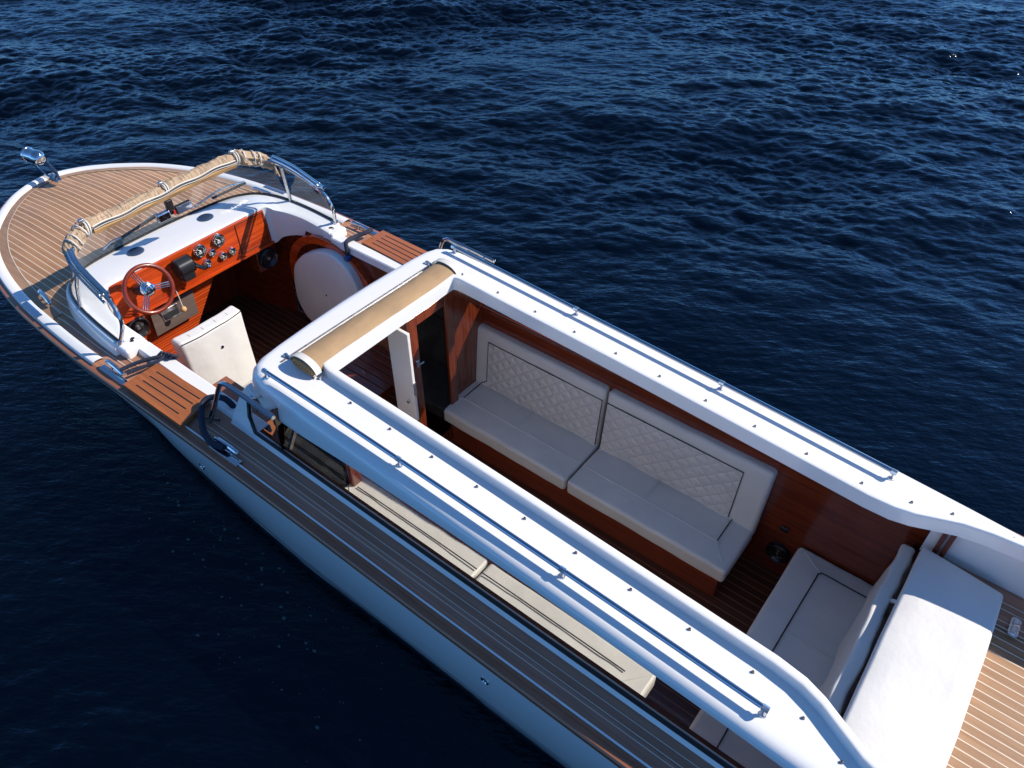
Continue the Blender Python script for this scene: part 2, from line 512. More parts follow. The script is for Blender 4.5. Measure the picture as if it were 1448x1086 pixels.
for i, p in enumerate(basep):
    a = basep[max(i-1, 0)]; b = basep[min(i+1, len(basep)-1)]
    t = (b-a); t.z = 0; t.normalize(); n = Vector((t.y, -t.x, 0))
    if n.dot(Vector((-2.0, 0, 0))-Vector((p.x, p.y, 0))) > 0: n = -n
    foot = p+n*.062; foot.z = zdeck(foot.x, foot.y)-.01
    q = innerp[i]; l = lowp[i]
    inr = (q-p); L = inr.length; inr.normalize()
    e = min(.03, L*.25)
    rows.append([foot, p+n*.045+V(0, 0, -.035), p+n*.032+V(0, 0, -.010), p+n*.022, p-n*.012, p+inr*(L*.35)+V(0, 0, .008 if L > .3 else .0),
                 p+inr*(L*.7)+V(0, 0, .006 if L > .3 else 0), q-inr*e+V(0, 0, .004), q+V(0, 0, -.003), q+inr*.004+V(0, 0, -.012), l])
bm = B(); vs = loft(bm, rows)
bm.faces.new([v for v in vs[0]]); bm.faces.new([v for v in reversed(vs[-1])])
mk('windshield_coaming', bm, M['white'], P, sharp=50)
# square white ends of the coaming
for s in (-1, 1):
    bm = B()
    rbox(bm, (-1.6, min(s*.895, s*1.075), .55), (-1.455, max(s*.895, s*1.065), .655), .022, step=1)
    mk('coaming_end', bm, M['white'], P)
# black gasket at the foot of the glass
bm = B(); tube(bm, [p+V(0, 0, .008) for p in basep], .011, 6)
mk('gasket', bm, M['black'], P)
# defroster vents on the white dash top
for s in (-1, 1):
    bm = B()
    lathe(bm, [(0, .010), (.06, .010), (.068, .006), (.071, -.01)], (-2.452, s*.34, .724), (-.05, 0, 1), 24)
    o = mk('air_vent', bm, M['navy'], P)
    bm = B()
    for k in range(-3, 4):
        w = math.sqrt(max(0, .048**2-(k*.013)**2))
        box(bm, (-2.452+k*.013-.003, s*.34-w, .734), (-2.452+k*.013+.003, s*.34+w, .7385))
    mk('vent_slot', bm, M['navy2'], o)

# windshield: top line, frame, panes
top_half = [(-2.31, 0, 1.14), (-2.31, .3, 1.14), (-2.31, .6, 1.14), (-2.26, .76, 1.135), (-2.17, .875, 1.12), (-2.05, .94, 1.085), (-1.85, .962, 1.05), (-1.66, .972, .995), (-1.56, .98, .93)]
bot_half = [(-2.66, 0, .705), (-2.65, .33, .705), (-2.625, .62, .705), (-2.55, .81, .705), (-2.42, .935, .705), (-2.13, 1.017, .70), (-1.9, 1.035, .695), (-1.68, 1.042, .68), (-1.57, 1.045, .675)]
top_h = catmull(top_half, 5); bot_h = catmull(bot_half, 5)
iv = 25   # index of the side post (control point 5)
def pane(ra, rb, mirror):
    bm = B(); rows = []
    for i in range(ra, rb+1):
        a = Vector(top_h[i]); b = Vector(bot_h[i])
        if mirror: a.y = -a.y; b.y = -b.y
        rows.append([b+(a-b)*k/4 for k in range(5)])
    loft(bm, rows); return bm
bm = B(); rows = []
for q in list(range(iv, 0, -1)): rows.append([Vector((bot_h[q].x, -bot_h[q].y, bot_h[q].z)), Vector((top_h[q].x, -top_h[q].y, top_h[q].z))])
for q in range(0, iv+1): rows.append([bot_h[q], top_h[q]])
loft(bm, rows); mk('front_pane', bm, M['glass'], P)
for s in (-1, 1):
    mk('side_pane', pane(iv, len(top_h)-1, s < 0), M['glass'], P)
    f = lambda v: Vector((v[0], s*v[1], v[2]))
    bm = B()
    rail = [f(p) for p in catmull([(-2.31, .55, 1.15), (-2.26, .76, 1.15), (-2.17, .878, 1.135), (-2.05, .945, 1.10), (-1.85, .966, 1.062), (-1.66, .976, 1.01), (-1.555, .985, .945), (-1.515, .995, .86), (-1.535, 1.015, .76), (-1.57, 1.04, .672)], 6)]
    tube(bm, rail, .0155, 10)
    fr = mk('windshield_frame', bm, M['chrome'], P)
    bm = B(); tube(bm, [f((-1.57, 1.04, .668)), f((-1.572, 1.04, .685))], .028, 12); mk('rail_foot', bm, M['chrome'], fr)
    bm = B(); tube(bm, [f(top_h[iv]), f((top_h[iv]+bot_h[iv])/2+V(-.01, .006, 0)), f(bot_h[iv])], .015, 8)
    mk('side_post', bm, M['steel'], P)
    # folded hood bows lying on the rail
    for k, (dy, dz) in enumerate(((.026, .030), (-.012, .036), (.040, .0), (.008, .052))):
        bm = B()
        tube(bm, [f(Vector(p)+V(0, dy, dz)) for p in catmull([(-2.12, .915, 1.125), (-2.0, .95, 1.095), (-1.85, .966, 1.062), (-1.66+k*.03, .976, 1.008-k*.008)], 6)], .0105, 8)
        mk('hood_bow', bm, M['chrome'], P)
    bm = B(); tube(bm, [f((-1.66, .955, 1.02)), f((-1.66, 1.015, 1.028))], .017, 10); mk('hood_hinge', bm, M['steel'], P)
    # small oval dark light on the coaming end
    bm = B(); lathe(bm, [(0, .012), (.02, .01), (.028, 0)], (-1.55, s*.965, .655), (0, 0, 1), 16); mk('deck_light', bm, M['blackgloss'], P)

# wipers
for pts in ([(-2.645, -.50, .72), (-2.60, -.42, .785), (-2.575, -.30, .80), (-2.49, -.03, .905)], [(-2.64, .38, .72), (-2.60, .46, .765), (-2.585, .66, .80), (-2.595, .90, .765)]):
    bm = B(); tube(bm, [Vector(p)+V(-.025, 0, .012) for p in catmull(pts, 4)], .009, 6)
    w = mk('wiper', bm, M['steel'], P)
    a = Vector(pts[1]); b = Vector(pts[3])
    bm = B(); tube(bm, [a+(b-a)*.18+V(-.012, 0, .004), b+V(-.012, 0, .004)], .013, 6); mk('wiper_blade', bm, M['black'], w)
# rear-view mirror with housing halves
def mtilt(p): return V(p.x-(p.z-1.02)*.16, p.y, p.z)
bm = B(); rbox(bm, (-2.275, -.165, .985), (-2.235, -.045, 1.055), .014, fn=mtilt, step=1); mroot = mk('rear_mirror', bm, M['chrome'], P)
bm = B(); rbox(bm, (-2.275, .0, .985), (-2.235, .155, 1.055), .014, fn=mtilt, step=1); mk('mirror_housing', bm, M['blackgloss'], mroot)
bm = B(); prism(bm, [mtilt(V(-2.235, .01, .994)), mtilt(V(-2.235, .146, .994)), mtilt(V(-2.235, .146, 1.046)), mtilt(V(-2.235, .01, 1.046))], (.003, 0, .0015)); mk('mirror_glass', bm, M['mirror'], mroot)
bm = B(); rbox(bm, (-2.29, -.055, 1.0), (-2.245, .005, 1.13), .012, step=1); mk('mirror_bracket', bm, M['blackgloss'], mroot)
bm = B(); box(bm, (-2.238, -.022, 1.0), (-2.230, -.008, 1.04)); mk('mirror_clip', bm, M['red'], mroot)

# dashboard ---------------------------------------------------------------
bm = B()
rbox(bm, (-2.24, -.765, .372), (-2.195, .775, .716), .012, step=.3)
dash = mk('dashboard', bm, M['dash'], P)
bm = B(); box(bm, (-2.345, -.78, .35), (-2.18, .78, .372)); mk('dash_ledge', bm, M['dash'], dash)
bm = B()
for lo, hi in (((-2.196, .44, .40), (-2.190, .444, .69)), ((-2.196, .735, .40), (-2.190, .739, .69)), ((-2.196, .44, .687), (-2.190, .739, .691)), ((-2.196, .44, .397), (-2.190, .739, .401))):
    box(bm, lo, hi)
mk('glovebox_seam', bm, M['black'], dash)
def gauge(y, z, r):
    c = (-2.192, y, z)
    bm = B(); lathe(bm, [(r*.80, .016), (r*.86, .024), (r*.97, .022), (r, .012), (r, -.005)], c, (1, 0, 0), 28)
    g = mk('gauge', bm, M['chrome'], P)
    bm = B(); lathe(bm, [(0, .012), (r*.82, .012), (r*.83, .0)], c, (1, 0, 0), 28); mk('dial', bm, M['dial'], g)
    bm = B()
    for k in range(12):
        t = math.radians(-40+k*260/11)
        a = Vector((-2.179, y+math.cos(t)*r*.56, z+math.sin(t)*r*.56)); b = Vector((-2.179, y+math.cos(t)*r*.74, z+math.sin(t)*r*.74))
        tube(bm, [a, b], r*.035, 4)
    for q in range(3):
        box(bm, (-2.1795, y-r*.25, z-r*(.18+q*.14)), (-2.1785, y+r*.25, z-r*(.12+q*.14)))
    mk('dial_marks', bm, M['mark'], g)
    bm = B(); tube(bm, [(-2.177, y, z), (-2.177, y-r*.4, z+r*.42)], r*.04, 4); lathe(bm, [(0, .004), (r*.12, .003), (r*.13, 0)], (-2.178, y, z), (1, 0, 0), 10); mk('needle', bm, M['mark'], g)
for y, z, r in ((.06, .635, .06), (.25, .645, .06), (.16, .565, .036), (.25, .487, .036), (.345, .487, .036), (.09, .497, .036)): gauge(y, z, r)
# throttle control box
bm = B()
lathe(bm, [(0, -.07), (.07, -.07), (.078, -.062), (.078, .062), (.07, .07), (0, .07)], (-2.12, -.15, .62), (0, 1, 0), 28)
rbox(bm, (-2.19, -.21, .50), (-2.06, -.09, .62), .02, step=1)
th = mk('throttle_control', bm, M['blackgloss'], P)
bm = B(); tube(bm, catmull([(-2.12, -.075, .62), (-2.06, -.06, .60), (-2.03, -.035, .585), (-2.02, .01, .58)], 5), [.018]*11+[.02]*5, 10); mk('throttle_lever', bm, M['blackgloss'], th)
bm = B(); lathe(bm, [(0, .012), (.012, .010), (.014, 0)], (-2.0, .005, .585), (1, 0, .4), 12); mk('lever_button', bm, M['chrome'], th)
bm = B(); lathe(bm, [(.062, .071), (.066, .075), (.078, .071)], (-2.12, -.15, .62), (0, 1, 0), 24); mk('throttle_plate', bm, M['steel'], th)
# ignition key with cork ball
bm = B(); lathe(bm, [(0, .02), (.016, .018), (.02, 0)], (-2.19, -.27, .455), (1, 0, 0), 14); ig = mk('ignition_switch', bm, M['chrome'], P)
bm = B(); tube(bm, catmull([(-2.165, -.27, .45), (-2.15, -.265, .40), (-2.15, -.262, .30), (-2.15, -.26, .245)], 4), .004, 6); mk('key_cord', bm, M['trim'], ig)
bm = B(); bmesh.ops.create_uvsphere(bm, u_segments=14, v_segments=10, radius=.026)
bmesh.ops.translate(bm, verts=bm.verts[:], vec=(-2.15, -.26, .225)); mk('key_float', bm, M['cork'], ig)

# steering wheel -----------------------------------------------------------
wc = Vector((-1.97, -.555, .685)); wa = Vector((math.cos(math.radians(24)), 0, math.sin(math.radians(24))))
wu = Vector((0, 1, 0)); wv = wa.cross(wu).normalized()
R_ = .184
bm = B(); lathe(bm, [(.05, -.2), (.055, -.06), (.03, -.045), (.02, 0)], wc, wa, 16)
sw = mk('steering_wheel', bm, M['blackgloss'], P)
bm = B(); tube(bm, [wc+wa*.03+(wu*math.cos(t)+wv*math.sin(t))*R_ for t in [2*math.pi*k/56 for k in range(56)]], .018, 12, closed=True)
mk('rim', bm, M['wheel'], sw)
for ang in (-12, 108, 232):
    t = math.radians(ang)
    d = wu*math.cos(t)-wv*math.sin(t) if wv.z < 0 else wu*math.cos(t)+wv*math.sin(t)
    e = wa.cross(d)
    bm = B()
    for k in (-1, 0, 1):
        tube(bm, [wc+d*.045+e*k*.017, wc+wa*.012+d*.13+e*k*.017, wc+wa*.028+d*(R_-.004)+e*k*.017], .0048, 6)
    mk('spoke', bm, M['chrome'], sw)
bm = B(); lathe(bm, [(0, .034), (.034, .032), (.05, .024), (.058, .008), (.056, -.01), (.03, -.02)], wc, wa, 28); mk('hub', bm, M['chrome'], sw)
bm = B()
lathe(bm, [(.030, .034), (.033, .037), (.036, .034)], wc, wa, 24)
for k in (-1, 0, 1):
    tube(bm, [wc+wa*.036+wu*(k*.012)-wv*.018, wc+wa*.036+wu*(k*.009)+wv*.016], .0025, 5)
tube(bm, [wc+wa*.036-wu*.02, wc+wa*.036+wu*.02], .0022, 5)
mk('hub_emblem', bm, M['dial'], sw)

# cockpit bulkhead under the dash, foot plate, speakers -----------------
bm = B(); prism(bm, [(-2.36, -.915, -.52), (-2.36, -.38, -.52), (-2.36, .215, .27), (-2.36, .215, .35), (-2.36, -.915, .35)], (.02, 0, 0)); mk('dash_bulkhead', bm, M['slat'], P)
for s in (-1, 1):
    bm = B(); loft(bm, [[V(x, s*(wl(x)*.985-.035), -.52), V(x, s*(wl(x)-.03), WATER_Z+.02), V(x, s*min(.905, hw(x)-.12), .56)] for x in stations(-2.95, -2.2, 6)]); mk('cuddy_lining', bm, M['mahog'], P)
bm = B(); box(bm, (-2.95, -.75, -.52), (-2.92, .75, .36)); mk('cuddy_bulkhead', bm, M['mahog_v'], P)
bm = B()
prism(bm, [(-2.27, -.51, .03), (-2.27, -.095, .03), (-2.33, -.055, .235), (-2.33, -.475, .235)], (.014, 0, .004))
fp = mk('foot_plate', bm, M['foot'], P)
bm = B(); rbox(bm, (-.006, -.40, .105), (.008, -.235, .205), .004, fn=lambda p: V(p.x-2.255-(p.z-.03)*.293, p.y, p.z+.002), step=1); mk('switch_panel', bm, M['steel'], fp)
bm = B(); rbox(bm, (.007, -.388, .122), (.012, -.25, .172), .002, fn=lambda p: V(p.x-2.255-(p.z-.03)*.293, p.y, p.z+.002), step=1); mk('switch_cover', bm, M['dial'], fp)
def speaker(c, ax, r=.098):
    bm = B(); lathe(bm, [(r*.35, .012), (r*.6, .006), (r*.82, .02), (r*.92, .034), (r, .028), (r*1.02, 0), (r, -.01)], c, ax, 28)
    sp = mk('loudspeaker', bm, M['blackgloss'], P)
    bm = B(); lathe(bm, [(0, .024), (r*.2, .022), (r*.34, .010), (r*.6, .004)], c, ax, 20); mk('speaker_cone', bm, M['black'], sp)
    bm = B(); lathe(bm, [(0, .03), (r*.14, .027), (r*.17, .02)], c, ax, 14); mk('speaker_cap', bm, M['steel'], sp)
for y0, y1, zc in ((-.80, -.56, .25), (.585, .80, .23)):
    bm = B(); rbox(bm, (-2.35, y0, zc-.13), (-2.215, y1, .352), .012, step=1); mk('speaker_box', bm, M['mahog'], P)
speaker((-2.205, -.66, .25), (1, 0, 0)); speaker((-2.205, .685, .23), (1, 0, 0))

# cockpit sole, walls ----------------------------------------------------
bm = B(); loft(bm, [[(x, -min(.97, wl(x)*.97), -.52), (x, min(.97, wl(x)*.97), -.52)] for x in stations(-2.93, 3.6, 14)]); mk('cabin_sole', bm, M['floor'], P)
for s in (-1, 1):
    f = lambda x, y, z: Vector((x, s*y, z))
    bm = B()   # white inner strip of the cockpit side
    rows = [[f(x, 1.0, zdeck(x, 1.0)-.02), f(x, .985, .622), f(x, .978, .628), f(x, .895, .630), f(x, .885, .622), f(x, .882, .56), f(x, .90, .555)] for x in stations(-1.47, -.1, 8)]
    loft(bm, rows); mk('cockpit_side_strip', bm, M['white'], P)
    bm = B(); box(bm, (-2.225, min(s*.905, s*.93), -.52), (.10, max(s*.905, s*.93), .55)); mk('cockpit_lining', bm, M['mahog'], P)
    # boarding step: oiled teak slats
    bm = B()
    pl = [(-1.195, .995), (-1.21, 1.262), (-.55, 1.25), (-.60, .972)]
    zt = .622
    def zpl(y): return .640-.10*(y-.97)**1.0*.6
    ylist = [0.0, .055, .245, .265, .425, .445, .605, .625, .785, .805, 1.0]
    rows = []
    prism(bm, [f(x, y, zpl(y)-.030) for x, y in pl], (0, 0, .03))
    st = mk('boarding_step', bm, M['step'], P)
    bm = B()
    for k in range(1, 5):
        t = k/5
        a = Vector(f(pl[0][0]+.07, pl[0][1]+(pl[1][1]-pl[0][1])*t, 0)); b = Vector(f(pl[3][0]-.05, pl[3][1]+(pl[2][1]-pl[3][1])*t, 0))
        a.z = zpl(abs(a.y))+.0012; b.z = zpl(abs(b.y))+.0012
        w = Vector((0, .0032, 0))
        prism(bm, [a-w, a+w, b+w, b-w], (0, 0, .0012))
    mk('step_groove', bm, M['black'], st)
    # fairlead plates on the gunwale
    for xa, xb in ((-1.56, -1.225), (-2.76, -2.48), (-.29, -.01)):
        bm = B()
        pth = []
        for k in range(7):
            x = xa+(xb-xa)*k/6
            pth.append((x, hw(x)))
        rows = []
        hz = .036 if xb < -2 else .022
        for (x, h) in pth:
            rows.append([f(x, h-.022, zs(x)+.002), f(x, h-.024, zs(x)+hz-.006), f(x, h-.035, zs(x)+hz), f(x, h-.066, zs(x)+hz), f(x, h-.075, zs(x)+hz-.006), f(x, h-.077, zs(x)+.002)])
        loft(bm, rows); mk('fairlead', bm, M['chrome'], P)
    # folding cleats
    for x0, y0, dy in ((-1.54, 1.19, .008), (-.29, 1.18, -.01), (-2.76, 1.05, .035)):
        bm = B()
        zc = zdeck(x0, y0)+.03
        tube(bm, catmull([f(x0, y0, zc+.012), f(x0+.06, y0+dy*.3, zc+.022), f(x0+.17, y0+dy*.7, zc+.022), f(x0+.235, y0+dy, zc+.012)], 4), [.010]+[.017]*11+[.010], 10)
        cl = mk('cleat', bm, M['chrome'], P)
        for q in (.075, .16):
            bm = B(); tube(bm, [f(x0+q, y0+dy*.5, zc-.035), f(x0+q, y0+dy*.5, zc+.015)], .012, 8)
            mk('cleat_post', bm, M['chrome'], cl)

# oval recess on the starboard side of the cockpit: mahogany arch + white padded panel
bm = B()
def ell(cx, cz, a, b, y, n, tilt=0.0, a0=0, a1=2*math.pi):
    out = []
    for k in range(n):
        t = a0+(a1-a0)*k/(n if a1-a0 > 6.2 else n-1)
        ex, ez = a*math.cos(t), b*math.sin(t)
        out.append(Vector((cx+ex*math.cos(tilt)-ez*math.sin(tilt), y, cz+ex*math.sin(tilt)+ez*math.cos(tilt))))
    return out
# the arch ring
ri = ell(-1.53, -.02, .53, .54, .86, 48, 0, math.radians(-30), math.radians(200))
ro = ell(-1.53, -.02, .62, .61, .86, 48, 0, math.radians(-30), math.radians(200))
loft(bm, [[a+V(0, .04, 0), a, b, b+V(0, .045, 0)] for a, b in zip(ri, ro)])
mk('recess_arch', bm, M['dash'], P)

# cabin bulkhead -----------------------------------------------------------
bm = B(); box(bm, (.14, .60, -.52), (.17, .985, .99)); mk('cabin_bulkhead', bm, M['mahog_v'], P)
bm = B(); box(bm, (.14, -.985, .86), (.17, -.52, .99)); mk('bulkhead_header', bm, M['mahog_v'], P)
bm = B(); box(bm, (.14, -.985, -.52), (.17, -.0, -.42))
bulk = mk('cabin_bulkhead', bm, M['mahog_v'], P)
bm = B(); rbox(bm, (.135, .515, -.5), (.205, .60, 1.01), .008, step=2); mk('bulkhead_post', bm, M['mahog_v'], bulk)
bm = B(); rbox(bm, (.135, -.56, -.5), (.205, -.48, 1.01), .008, step=2); mk('bulkhead_post', bm, M['mahog_v'], bulk)
bm = B(); box(bm, (.150, -.985, -.30), (.158, -.56, .86)); mk('bulkhead_pane', bm, M['smoke'], bulk)
bm = B()
rbox(bm, (.165, .135, -.48), (.205, .222, .985), .006, step=2)
rbox(bm, (.165, .222, -.48), (.205, .51, -.36), .006, step=2)
rbox(bm, (.165, .222, .90), (.205, .51, .985), .006, step=2)
door = mk('cabin_door', bm, M['mahog_v'], P)
bm = B(); box(bm, (.18, .222, -.36), (.188, .51, .90)); mk('door_pane', bm, M['smoke'], door)
bm = B(); rbox(bm, (.205, .165, .55), (.225, .195, .62), .005, step=1); tube(bm, [(.225, .18, .60), (.25, .18, .60), (.25, .21, .60)], .006, 6); mk('door_handle', bm, M['chrome'], door)
bm = B(); rbox(bm, (.10, .035, .16), (.30, .062, .985), .006, step=2); leaf = mk('folded_door_leaf', bm, M['vinyl'], P)
bm = B(); lathe(bm, [(0, .02), (.012, .018), (.014, 0)], (.245, .034, .34), (0, -1, 0), 10); mk('leaf_knob', bm, M['chrome'], leaf)
bm = B(); box(bm, (.302, .036, .42), (.306, .060, .54)); mk('leaf_hinge', bm, M['steel'], leaf)

# cabin sides ------------------------------------------------------------
def ysh(z): return 1.03-.36*(z-.58)
for s in (-1, 1):
    f = lambda x, z, d=0.0: Vector((x, s*(ysh(z)+d), z))
    outer = [(-.335, .60), (.5, .60), (1.5, .60), (2.5, .60), (3.3, .60), (3.62, .60), (3.70, .66), (3.69, .78), (3.66, .83), (3.3, .855), (2.5, .895), (1.5, .918), (.5, .890), (-.10, .90), (-.20, .93), (-.25, .86), (-.30, .72)]
    inner = [(-.10, .640), (.5, .636), (1.5, .634), (2.5, .632), (3.3, .632), (3.40, .640), (3.43, .68), (3.43, .78), (3.42, .842), (3.2, .848), (2.5, .885), (1.5, .910), (.5, .880), (-.05, .88), (-.15, .875), (-.19, .82), (-.17, .72)]
    bm = B()
    loft(bm, [[f(*o), f(*i), f(i[0], i[1], -.035), f(o[0], o[1], -.035)] for o, i in zip(outer, inner)], close_u=True, close_v=True)
    mk('cabin_side', bm, M['white'], P, sharp=40)
    # aft continuation of the coaming to the stern
    bm = B()
    loft(bm, [[Vector((x, s*(1.0-.02*(x-3.6)), .56)), Vector((x, s*(.925-.02*(x-3.6)), .80-.03*(x-3.6)))] for x in stations(3.6, 5.5, 6)])
    loft(bm, [[Vector((x, s*(.885-.005*(x-3.6)), .46)), Vector((x, s*(.89-.012*(x-3.6)), .65)), Vector((x, s*(.868-.015*(x-3.6)), .82-.02*(x-3.6)))] for x in stations(3.56, 5.5, 6)])
    mk('stern_coaming', bm, M['white'], P)
    # window glass, dark rubber edge, mahogany sill and slanted frame post
    bm = B(); loft(bm, [[f(x, .63, -.022), f(x, interp([(0, .88), (1.5, .91), (3.5, .84)], x), -.022)] for x in stations(.12, 3.42, 4)]); mk('cabin_window', bm, M['tint'], P)
    bm = B(); tube(bm, [f(a, b, -.012) for a, b in inner], .013, 8, closed=True); mk('window_seal', bm, M['black'], P)
    bm = B(); loft(bm, [[f(x, .60, -.040), f(x, .618, -.044), f(x, .622, -.066), f(x, .60, -.070), f(x, .58, -.070)] for x in stations(-.12, 3.5, 6)]); mk('window_sill', bm, M['mahog'], P)
    bm = B()
    prism(bm, [f(.03, .65, -.03), f(.115, .65, -.03), f(.215, .90, -.03), f(.13, .90, -.03)], (0, -s*.03, 0))
    prism(bm, [f(.185, .65, -.03), f(.205, .65, -.03), f(.255, .90, -.03), f(.235, .90, -.03)], (0, -s*.03, 0))
    mk('window_post', bm, M['mahog_v'], P)
    # mahogany lining inside the cabin
    bm = B(); box(bm, (.17, min(s*.965, s*.985), -.52), (3.6, max(s*.965, s*.985), .60)); mk('cabin_lining', bm, M['mahog'], P)
    # white side panel and paired mahogany battens at the aft end
    bm = B()
    for x0 in (3.615, 3.655):
        rbox(bm, (x0, min(s*.855, s*.88), .45), (x0+.026, max(s*.855, s*.88), .81), .004, step=1)
    mk('batten', bm, M['mahog_v'], P)
    # mahogany ledge and locker at aft corner of the cockpit
    bm = B(); rbox(bm, (-.86, min(s*.70, s*.90), -.5), (-.25, max(s*.70, s*.90), .50), .01, step=1); mk('cockpit_locker', bm, M['rub'], P)

# cabin roof: one moulded ring of port side, front beam, starboard side ------
st_side = [(5.5, .885, .825), (4.8, .897, .812), (4.4, .902, .805), (4.15, .905, .80), (3.96, .908, .787), (3.80, .91, .762), (3.66, .912, .725), (3.54, .912, .67), (3.44, .912, .622), (3.34, .912, .592), (3.2, .912, .58)]
st_side += [(x, .912, .58) for x in (3.0, 2.7, 2.4, 2.1, 1.8, 1.5, 1.2, .9, .6, .4)]
sts = [(V(x, -o, 0), V(x, -i, 0)) for x, o, i in st_side]
corner = [((.2, .912), (.31, .58)), ((.02, .908), (.275, .577)), (( -.08, .885), (.258, .57)), ((-.15, .83), (.252, .56)), ((-.18, .75), (.25, .545)), ((-.195, .62), (.25, .50)), ((-.205, .40), (.25, .34)), ((-.21, .2), (.25, .17))]
sts += [(V(o[0], -o[1], 0), V(i[0], -i[1], 0)) for o, i in corner]
sts += [(V(-.212, 0, 0), V(.25, 0, 0))]
sts = sts+[(V(o.x, -o.y, 0), V(i.x, -i.y, 0)) for o, i in reversed(sts[:-1])]
rows = []
for O, I in sts:
    d = (O-I); w = d.length; d.normalize()
    def pt(k, dz, frac):
        a = min(k, w*frac) if k >= 0 else w+(-k-1)
        q = I+d*a
        return V(q.x, q.y, zr(q.x)+dz)
    xm_ = I.x*.5+O.x*.5
    zb = interp([(-.2, .875), (.27, .875), (.85, .912), (1.5, .922), (2.07, .92), (3.14, .868), (4.0, .80), (5.5, .74)], xm_)
    if O.x < 0.15 and abs(O.y) < .9: zb = .93+.06*max(0, 1-abs(O.y)/.7)
    zt_ = zr(xm_)
    D = zt_-zb
    def pe(ext, t):
        q = O+d*ext
        return V(q.x, q.y, zt_-D*t)
    r = [pt(0, -.042, 0), pt(0, .042, 0), pt(.003, .056, .04), pt(.010, .061, .1), pt(.040, .061, .25), pt(.048, .056, .32), pt(.051, .044, .36), pt(.054, .004, .40), pt(.062, .0, .47),
         pt(w*.55, .002, .62), pt(max(w-.10, w*.65), .0, 1), pt(max(w-.05, w*.78), -.001, 1), pt(max(w-.022, w*.9), -.003, 1), pe(-.002, .07), pe(.016, .17), pe(.030, .32), pe(.040, .52), pe(.046, .78), pe(.047, .96), pe(.040, 1.0), pe(-.02 if w > .2 else -.01, 1.0),
         V((I.x+O.x)/2, (I.y+O.y)/2, max(zb, zt_-.11))]
    rows.append(r)
bm = B(); vs = loft(bm, rows, close_v=True)
bm.faces.new(vs[0]); bm.faces.new(list(reversed(vs[-1])))
roof = mk('cabin_roof', bm, M['white'], P, sharp=42)
# studs along the opening
xs_ = [.225]+[.551+.3235*k for k in range(9)]+[3.40, 3.60, 3.90]
for s in (-1, 1):
    for k, x in enumerate(xs_):
        y = .695 if x < 3.3 else (.745 if x < 3.5 else (.815 if x < 3.7 else .866))
        bm = B(); lathe(bm, [(0, .013), (.006, .012), (.008, .004), (.0095, 0)], (x, s*y, zr(x)-.001), (0, 0, 1), 10)
        mk('canopy_stud', bm, M['gunmetal'], P)
# long roof rails on three posts
for s in (-1, 1):
    line = [(0.0, .865, 1.135), (.55, .857, 1.115), (1.1, .851, 1.09), (1.65, .848, 1.066), (2.19, .845, 1.038), (2.75, .842, 1.008), (3.255, .84, .978)]
    bm = B(); tube(bm, [V(x, s*y, z) for x, y, z in catmull(line, 4)], .0135, 10)
    rl = mk('roof_rail', bm, M['rail'], P)
    for x, y, z in (line[0], line[2], line[4], line[6]):
        bm = B()
        tube(bm, [V(x, s*y, z), V(x+.006, s*(y+.004), zr(x)-.01)], .0085, 8)
        lathe(bm, [(0, .009), (.017, .007), (.02, 0)], (x, s*y, zr(x)-.002), (0, 0, 1), 12)
        tube(bm, [V(x-.016, s*y, z), V(x+.016, s*y, z)], .0165, 8)
        mk('rail_post', bm, M['steel'], rl)
# grab rails at the front corners of the cabin
for s in (-1, 1):
    f = lambda x, y, z: V(x, s*y, z)
    bm = B(); tube(bm, catmull([f(-.455, 1.10, .60), f(-.36, 1.065, .80), f(-.285, 1.04, .965), f(-.24, 1.035, 1.02), f(-.15, 1.03, 1.035), f(.05, 1.03, 1.03), f(.245, 1.03, 1.02)], 6), .0165, 10)
    g = mk('grab_rail', bm, M['rail'], P)
    for x in (0.01, .16):
        bm = B(); tube(bm, [f(x, 1.03, 1.03), f(x-.005, .94, .985)], .011, 8)
        mk('grab_rail_stub', bm, M['chrome'], g)
    bm = B(); tube(bm, [f(-.53, 1.14, .612), f(-.40, 1.06, .618)], .011, 8); mk('grab_rail_foot', bm, M['blackgloss'], g)
# louvred steel vent inside the front corner of the port window
bm = B()
for k in range(3): box(bm, (-.13+.022*k, -.955, .80), (-.118+.022*k, -.945, .90))
mk('corner_vent', bm, M['steel'], P)

# searchlight on the bow
bm = B()
ped = [(-4.62, .05, .60), (-4.55, .032, .585), (-4.42, .0, .562)]
for s in (-1, 1):
    prism(bm, [V(-4.73, s*.035, .68), V(-4.66, s*.05, .70), V(-4.50, s*.045, .625), V(-4.40, s*.012, .575), V(-4.42, s*.012, .568), V(-4.58, s*.045, .575), V(-4.66, s*.045, .63)], (0, s*.012, 0))
rbox(bm, (-4.60, -.045, .56), (-4.40, .045, .585), .01, fn=lambda p: V(p.x, p.y*interp([(-4.6, 1.0), (-4.4, .35)], p.x), p.z), step=.05)
sl = mk('searchlight', bm, M['chrome'], P)
bm = B(); la = Vector((-.95, -.22, .05)); LC = V(-4.69, -.01, .745); lathe(bm, [(0, -.095), (.028, -.093), (.050, -.083), (.066, -.06), (.071, -.03), (.071, .0), (.066, .012), (.068, .085), (.074, .09), (.074, .11), (.062, .113)], LC, la, 32); mk('lamp_body', bm, M['chrome'], sl)
bm = B(); lathe(bm, [(0, .107), (.062, .109)], LC, la, 24); mk('lamp_lens', bm, M['tint'], sl)
bm = B(); lathe(bm, [(.018, -.097), (.027, -.098), (.029, -.092)], LC, la, 20); mk('lamp_knob', bm, M['steel'], sl)

